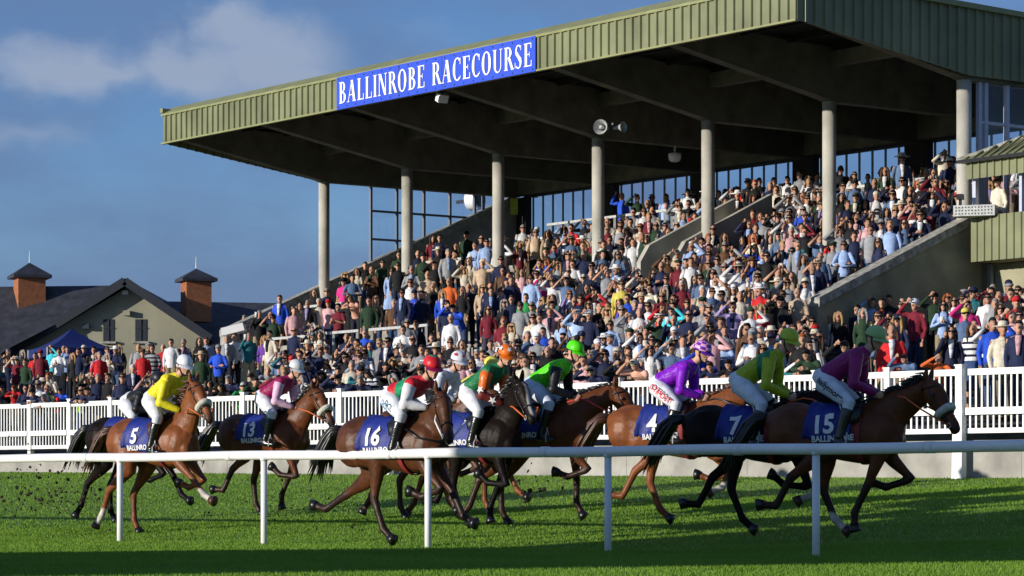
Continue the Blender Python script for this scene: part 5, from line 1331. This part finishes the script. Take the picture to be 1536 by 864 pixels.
def make_person(x,y,c,po,h,rnd):
    fem=h[0] in 'KELAG'; hk=h[0].lower(); fem=fem
    sung='*' in h; short='!' in h; stripe='#' in h
    cap=hat=fl=jk=None
    for i,ch in enumerate(h):
        if ch=='^': cap=h[i+1]
        if ch=='~': hat=h[i+1]
        if ch=='f' and i>0: fl=h[i+1]
        if ch=='j': jk=h[i+1]
    sex='f' if fem else 'm'
    child=(y>575 and x<130) and h[0] in 'kge' and po=='L' and not sung
    size=(.93 if fem else 1.0)*rnd.uniform(.97,1.04)
    if child: size=.84
    hh=1.60*size
    if po in 'LM': hh=1.39*size
    b=surf(x,y,hh) if FORCE is None else (0,)+FORCE
    if po in 'LM' and b and b[0]<.4:
        pass
    X,Y,g=b[1],b[2],b[3]
    if po in 'LM' and 535<y and qf(X,Y)<61:   # bring to the fence
        q=57.15; # along the view ray
        s=None
        f=q/qf(X,Y); X*=f; Y*=f; g=gapron(X,Y)
        z=CZ+(HY-y)/(F/Y); k=(z-g)/(hh/size if size else 1); size=max(.74,min(1.08,k))
    ang=math.atan2(X*.6,Y)  # turn toward the left where the race comes from
    rz=-R(14)+rnd.gauss(0,.22)-ang*.3
    root=empty('person',(X,Y,g),rz); root.scale=(size,size,size)
    tone=rnd.uniform(.8,1.12); tint=rnd.uniform(.92,1.08); skin=(min(1,.52*tone),.285*tone*tint,.19*tone*tint,1)
    def part(nm,pname,colr,mt=None):
        o=link(nm,proto(po,sex,pname),root); o.color=(*colr,1)
        if mt: o.material_slots[0].link='OBJECT'; o.material_slots[0].material=mt
        return o
    part('body','body',skin[:3])
    cn,cc=CL[c]; k=rnd.uniform(.9,1.25); cc=tuple(min(.8,v*k) for v in cc)
    part('top','top_short' if short else 'top_long',cc,M['fabric_striped'] if stripe else None)
    if jk: part('shirt_front','shirt_front',CL[jk][1])
    tc_=rnd.choice([(.014,.016,.03),(.012,.012,.014),(.04,.07,.15),(.05,.06,.09),(.28,.22,.14),(.02,.03,.07)])
    if (x,y) in TROU: tc_=TROU[(x,y)]
    if fem and rnd.random()<.35 and po!='L': part('skirt','skirt',cc if rnd.random()<.6 else tc_)
    else: part('trousers','trousers',tc_)
    part('shoes','shoes',(.02,.015,.012))
    hcol=HA[hk][1]
    if hk!='b':
        part('hair','hair_long' if fem else 'hair_short',hcol)
    elif not(cap or hat or fl): part('hair','hair_bald',(.22,.15,.12))
    if cap: part('cap','cap',CL[cap][1])
    if hat: part('hat','brimmed_hat',CL[hat][1])
    if fl: part('flat_cap','flat_cap',CL.get(fl,CL['y'])[1])
    if sung: part('sunglasses','sunglasses',(.006,.006,.008))
    if po in 'PCH' and rnd.random()<.4: part('race_card','race_card',rnd.choice([(.7,.7,.7),(.02,.02,.02),(.7,.7,.7)]))
    # label
    who='woman' if fem else ('boy' if child else 'man')
    if h[0] in 'b': a=f"bald {who}"
    else: a=f"{HA[hk][0]}-haired {who}"
    g_='striped top' if stripe else ('short-sleeved top' if short else ('jacket' if jk else 'top'))
    a+=f" in {cn} {g_}"
    acc=None
    if hat: acc=f"{CL[hat][0]} brimmed hat"
    elif cap: acc=f"{CL[cap][0]} cap"
    elif fl: acc='flat cap'
    elif sung: acc='sunglasses'
    if acc: a+=f" and {acc}"
    t=tt(X,Y)
    if y>535: loc='front row by '
    elif y>480: loc='low, behind '
    else: loc=None
    if y>480 or x<470 or (x>1245 and y>430):
        nm=min(LAND,key=lambda q:abs(q[0]-x))[1]
        loc=(loc or 'in back of ')+nm
        if not(y>480): loc='high above '+nm
    else:
        i=min(range(7),key=lambda i:abs(COLX[i]-x)); band='top rows' if y<345 else ('upper rows' if y<385 else ('middle rows' if y<430 else 'lower rows'))
        loc=f"{band}, {'left' if x<COLX[i] else 'right'} of {ORD[i]} column"
    people.append([root,a,po,loc,x,y,cn])
    root['category']='person'; root['group']='racegoers watching from the terrace and the fence'
    INDIV.append((X,Y))
TROU={(53.,533.):(.30,.31,.36),(78.,524.):(.035,.07,.14),(89.,528.):(.34,.26,.16),(101.,524.):(.012,.012,.014),(110.,533.):(.012,.012,.012),(373.,506.):(.42,.36,.22),(405.,503.):(.42,.36,.24),(1459.,491.):(.04,.08,.20),(1348.,317.):(.48,.38,.24),(174.,526.):(.05,.09,.17),(1213.,458.):(.6,.6,.6)}
rnd=random.Random(11)
toks=[t for ln_ in DATA.strip().splitlines() for t in ln_.split('|')]
seen=[]
for tk in toks:
    x,y,c,po,h=parse(tk.replace('aF','a^n'))
    if any(abs(x-a)<4 and abs(y-b)<4 for a,b in seen): continue
    seen.append((x,y)); make_person(x,y,c,po,h,rnd)
    if len(people)>=297: break
for (x,t_,l_,c,po,h,lb) in ((1475,-.95,.1,'W','S','b*','bald man in cream top and sunglasses inside the green viewing box'),(1508,-1.75,.15,'y','A','k','dark-haired man in grey coat shading eyes inside the green viewing box'),(1538,-2.35,.3,'l','A','e','brown-haired man in light blue shirt at the right edge of the viewing box')):
    p_=Wp(t_,l_,5.96); FORCE=(p_.x,p_.y,5.96); make_person(x,290,c,po,h,rnd); people[-1].append(lb); FORCE=None
# build labels that are unique
def lab(p,extra=None,pose=True):
    parts=[p[1]]
    if pose and p[2]!='S': parts.append(POSE[p[2]])
    s=', '.join(parts+[extra or p[3]]); return s
SHP={'shading eyes with one hand':'shading eyes','shading eyes with the far hand':'shading eyes','both hands raised to brow':'hands at brow','holding a card up to face':'card at face','hands held at chest':'hands at chest','leaning on the fence':'leaning','leaning on fence, shading eyes':'leaning, shading eyes','arms folded':'arms folded','standing':'standing'}
def cand(p):
    near=sorted((q for q in people if q is not p),key=lambda q:abs(q[4]-p[4])+1.6*abs(q[5]-p[5]))[:4]
    base=p[1]; po='' if p[2]=='S' else ', '+SHP[POSE[p[2]]]
    yield f"{base}{po}, {p[3]}"
    yield f"{base}, {p[3]}"
    for q in near:
        side='left of' if p[4]<q[4] else 'right of'
        yield f"{base}, {side} one in {q[6]}, {p[3]}"
    for q in near:
        side='below' if p[5]>q[5] else 'above'
        yield f"{base}, {side} one in {q[6]}, {p[3]}"
    if 'and ' in base: base=base.split(' and ')[0]
    for q in near:
        side='left of' if p[4]<q[4] else 'right of'
        yield f"{base}, {side} one in {q[6]}, {p[3]}"
    yield f"{base}, {p[3]}"
for p in people:
    for s in ([p[7]] if len(p)>7 else cand(p)):
        if s not in used and wc(s)<=16: break
    else: print('DUP/LONG label:',s)
    used.add(s); p[0]['label']=s
print('people',len(people))

# ------------------------------------------------------------ the rest of the crowd: one mass
def crowd():
    rnd=random.Random(21); nr=np.random.default_rng(4)
    raw={}
    def get(pose,sex):
        k=(pose,sex)
        if k not in raw:
            f=figure(pose,sex,True); raw[k]={n:(np.array(m.v),m.f) for n,m in f.items()}
        return raw[k]
    spots=[]; A=np.array(INDIV)
    BX=[-100,0,60,130,180,260,300,350,362,400,420,470,515,548,600,640,700,735,760]; BY=[528,525,520,518,520,514,511,502,480,470,452,440,414,399,384,360,347,335,0]
    def above(X,Y,g):   # nobody stands higher than the stair line at the left of the terrace
        return HY-(g+1.70-CZ)*F/Y < np.interp(768+F*X/Y,BX,BY)
    HPX=np.array([p[4] for p in people]); HPY=np.array([p[5] for p in people]); AY=A[:,1]
    LOWB=np.array([(.50 if p[4]<400 else (.36 if p[4]>1300 and p[5]>480 else .12)) if p[5]>440 else .05 for p in people])
    def free(X,Y,d=.40,g=None):
        if not (np.hypot(A[:,0]-X,A[:,1]-Y)>d).all(): return False
        s=F/Y; px=768+X*s; g_=HG[0]; top=HY-(g_+1.72-CZ)*s
        blk=(AY>Y+.05)&(np.abs(HPX-px)<.26*s)&(top<HPY+LOWB*s)&(top>HPY-2.2*s)
        return not blk.any()
    HG=[0]
    for j in range(-1,NTR+3):
        L_=treadL(min(j,NTR)) if j<=NTR else treadL(NTR)+.75*(j-NTR)
        t=.25+rnd.uniform(0,.4)
        while t<TL-.05:
            l=L_+rnd.uniform(-.15,.15); p=Wp(t,l,0); g=tread(min(j,NTR))
            skip = (g<gapron(p.x,p.y)-.05)
            # stairwell gaps and aisle
            if 8.5<t<10.5 and -2.4<l<2.4: skip=True
            if (13.0<t<20.4 or 4.2<t<8.6 or 1<t<3.5) and NTR-2<=j<NTR and rnd.random()<.75: skip=True
            if 15.5<t<17.4 and 12<=j<=16 and rnd.random()<.6: skip=True
            if any(abs(t-TL*i/6)<.36 and abs(l)<.42 for i in range(7)): skip=True
            dens=.92
            if t>17.5 and j>16.8-(t-17.5)*.8: skip=True
            if j==NTR: dens=.75
            if j==NTR and rnd.random()<.2: skip=True
            if above(p.x,p.y,g): skip=True
            HG[0]=g
            if not skip and rnd.random()<dens and free(p.x,p.y,.30): spots.append((p.x,p.y,g,j))
            t+=rnd.uniform(.44,.60)
    # sloping ground between the fence and the stand
    nrm=Vector((1,1.016,0)).normalized(); k_=math.sqrt(1+1.016**2)
    q=57.15; row=0
    while q<75:
        u=-25+rnd.uniform(0,.5)
        while u<75:
            p=nrm*(q/k_)+FD*u; X,Y=p.x+rnd.uniform(-.12,.12),p.y+rnd.uniform(-.12,.12)
            px=768+F*X/Y if Y>5 else -999
            u+=rnd.uniform(.45,.66)
            if not(-60<px<1600): continue
            t=tt(X,Y); Ld=nn(X,Y)-46.09
            if -.3<t<TL+.4 and 5.55+SL*(Ld+.3)>gapron(X,Y)+.05: continue
            if t<=-.3 and Ld>-.2: continue
            if t>TL and nn(X,Y)>43.8: continue
            dens=.9 if row<2 else (.88 if px>420 else (.12 if row<6 else .6))
            if row==0: dens=.8
            HG[0]=gapron(X,Y)-(.3 if row==0 else 0)
            if above(X,Y,gapron(X,Y)): continue
            if rnd.random()<dens and free(X,Y,.36): spots.append((X,Y,gapron(X,Y),-5 if row>0 else -9))
        q+=.80; row+=1
    cols=list('kkkkkkkknnnnnnnnnnnwwwwwwWyyyyDDDllbmmrpddteevcW')
    V=[];Fc=[];C=[];off=0
    for X,Y,g,j in spots:
        sex='f' if rnd.random()<.4 else 'm'
        po=rnd.choices('SABHCPF',[58,14,4,3,12,5,4])[0] if j<NTR else rnd.choices('SCAF',[70,10,10,10])[0]
        if j==-9: po=rnd.choices('LM',[3,1])[0]
        f=get(po,sex); sz=(.93 if sex=='f' else 1)*rnd.uniform(.95,1.06)
        rz=-R(14)+rnd.gauss(0,.3); cr,sr=math.cos(rz),math.sin(rz)
        hk=rnd.choices('keawlgb',[30,26,14,5,16 if sex=='f' else 4,3,0 if sex=='f' else 14])[0]
        tone=rnd.uniform(.75,1.12); skin=(.50*tone,.27*tone,.18*tone)
        cc=CL[rnd.choice(cols)][1]; kk=rnd.uniform(.8,1.3); cc=tuple(min(.8,v*kk) for v in cc)
        tr=rnd.choice([(.014,.016,.03),(.012,.012,.014),(.04,.07,.15),(.28,.22,.14)])
        ps=[('body',skin),('torso',cc),('sleeve_long' if rnd.random()<.75 else 'sleeve_short',cc),('skirt' if sex=='f' and rnd.random()<.3 else 'trousers',tr),('shoes',(.02,.02,.02))]
        if hk!='b': ps.append(('hair_long' if sex=='f' and rnd.random()<.8 else 'hair_short',HA[hk][1]))
        r=rnd.random()
        if r<.10: ps.append(('cap',CL[rnd.choice('kwnWyr')][1]))
        elif r<.14: ps.append(('brimmed_hat',CL[rnd.choice('WWwec')][1]))
        elif r<.17: ps.append(('flat_cap',CL[rnd.choice('yedn')][1]))
        if rnd.random()<.38: ps.append(('sunglasses',(.006,.006,.008)))
        if rnd.random()<.25: ps.append(('shirt_front',CL[rnd.choice('wwwlpW')][1]))
        if 'race_card' in f and rnd.random()<.35: ps.append(('race_card',(.7,.7,.7) if rnd.random()<.6 else (.01,.01,.01)))
        for n,c in ps:
            v,fs=f[n]; v=v*sz
            q_=np.empty_like(v); q_[:,0]=v[:,0]*cr-v[:,1]*sr+X; q_[:,1]=v[:,0]*sr+v[:,1]*cr+Y; q_[:,2]=v[:,2]+g
            V.append(q_); Fc+= [tuple(i+off for i in x) for x in fs]; C.append(np.tile(np.array([*c,1.0]),(len(v),1))); off+=len(v)
    V=np.concatenate(V); C=np.concatenate(C)
    me=bpy.data.meshes.new('crowd'); me.from_pydata(V.tolist(),[],Fc); me.polygons.foreach_set('use_smooth',[True]*len(me.polygons))
    ca=me.color_attributes.new('Col','FLOAT_COLOR','POINT'); ca.data.foreach_set('color',C.reshape(-1)); me.materials.append(M['crowd'])
    fixn(me)
    tag(link('crowd',me),'the packed mass of racegoers filling the terrace between and behind the nearer ones','crowd',kind='stuff')
    print('mass crowd',len(spots),len(me.polygons))
crowd()
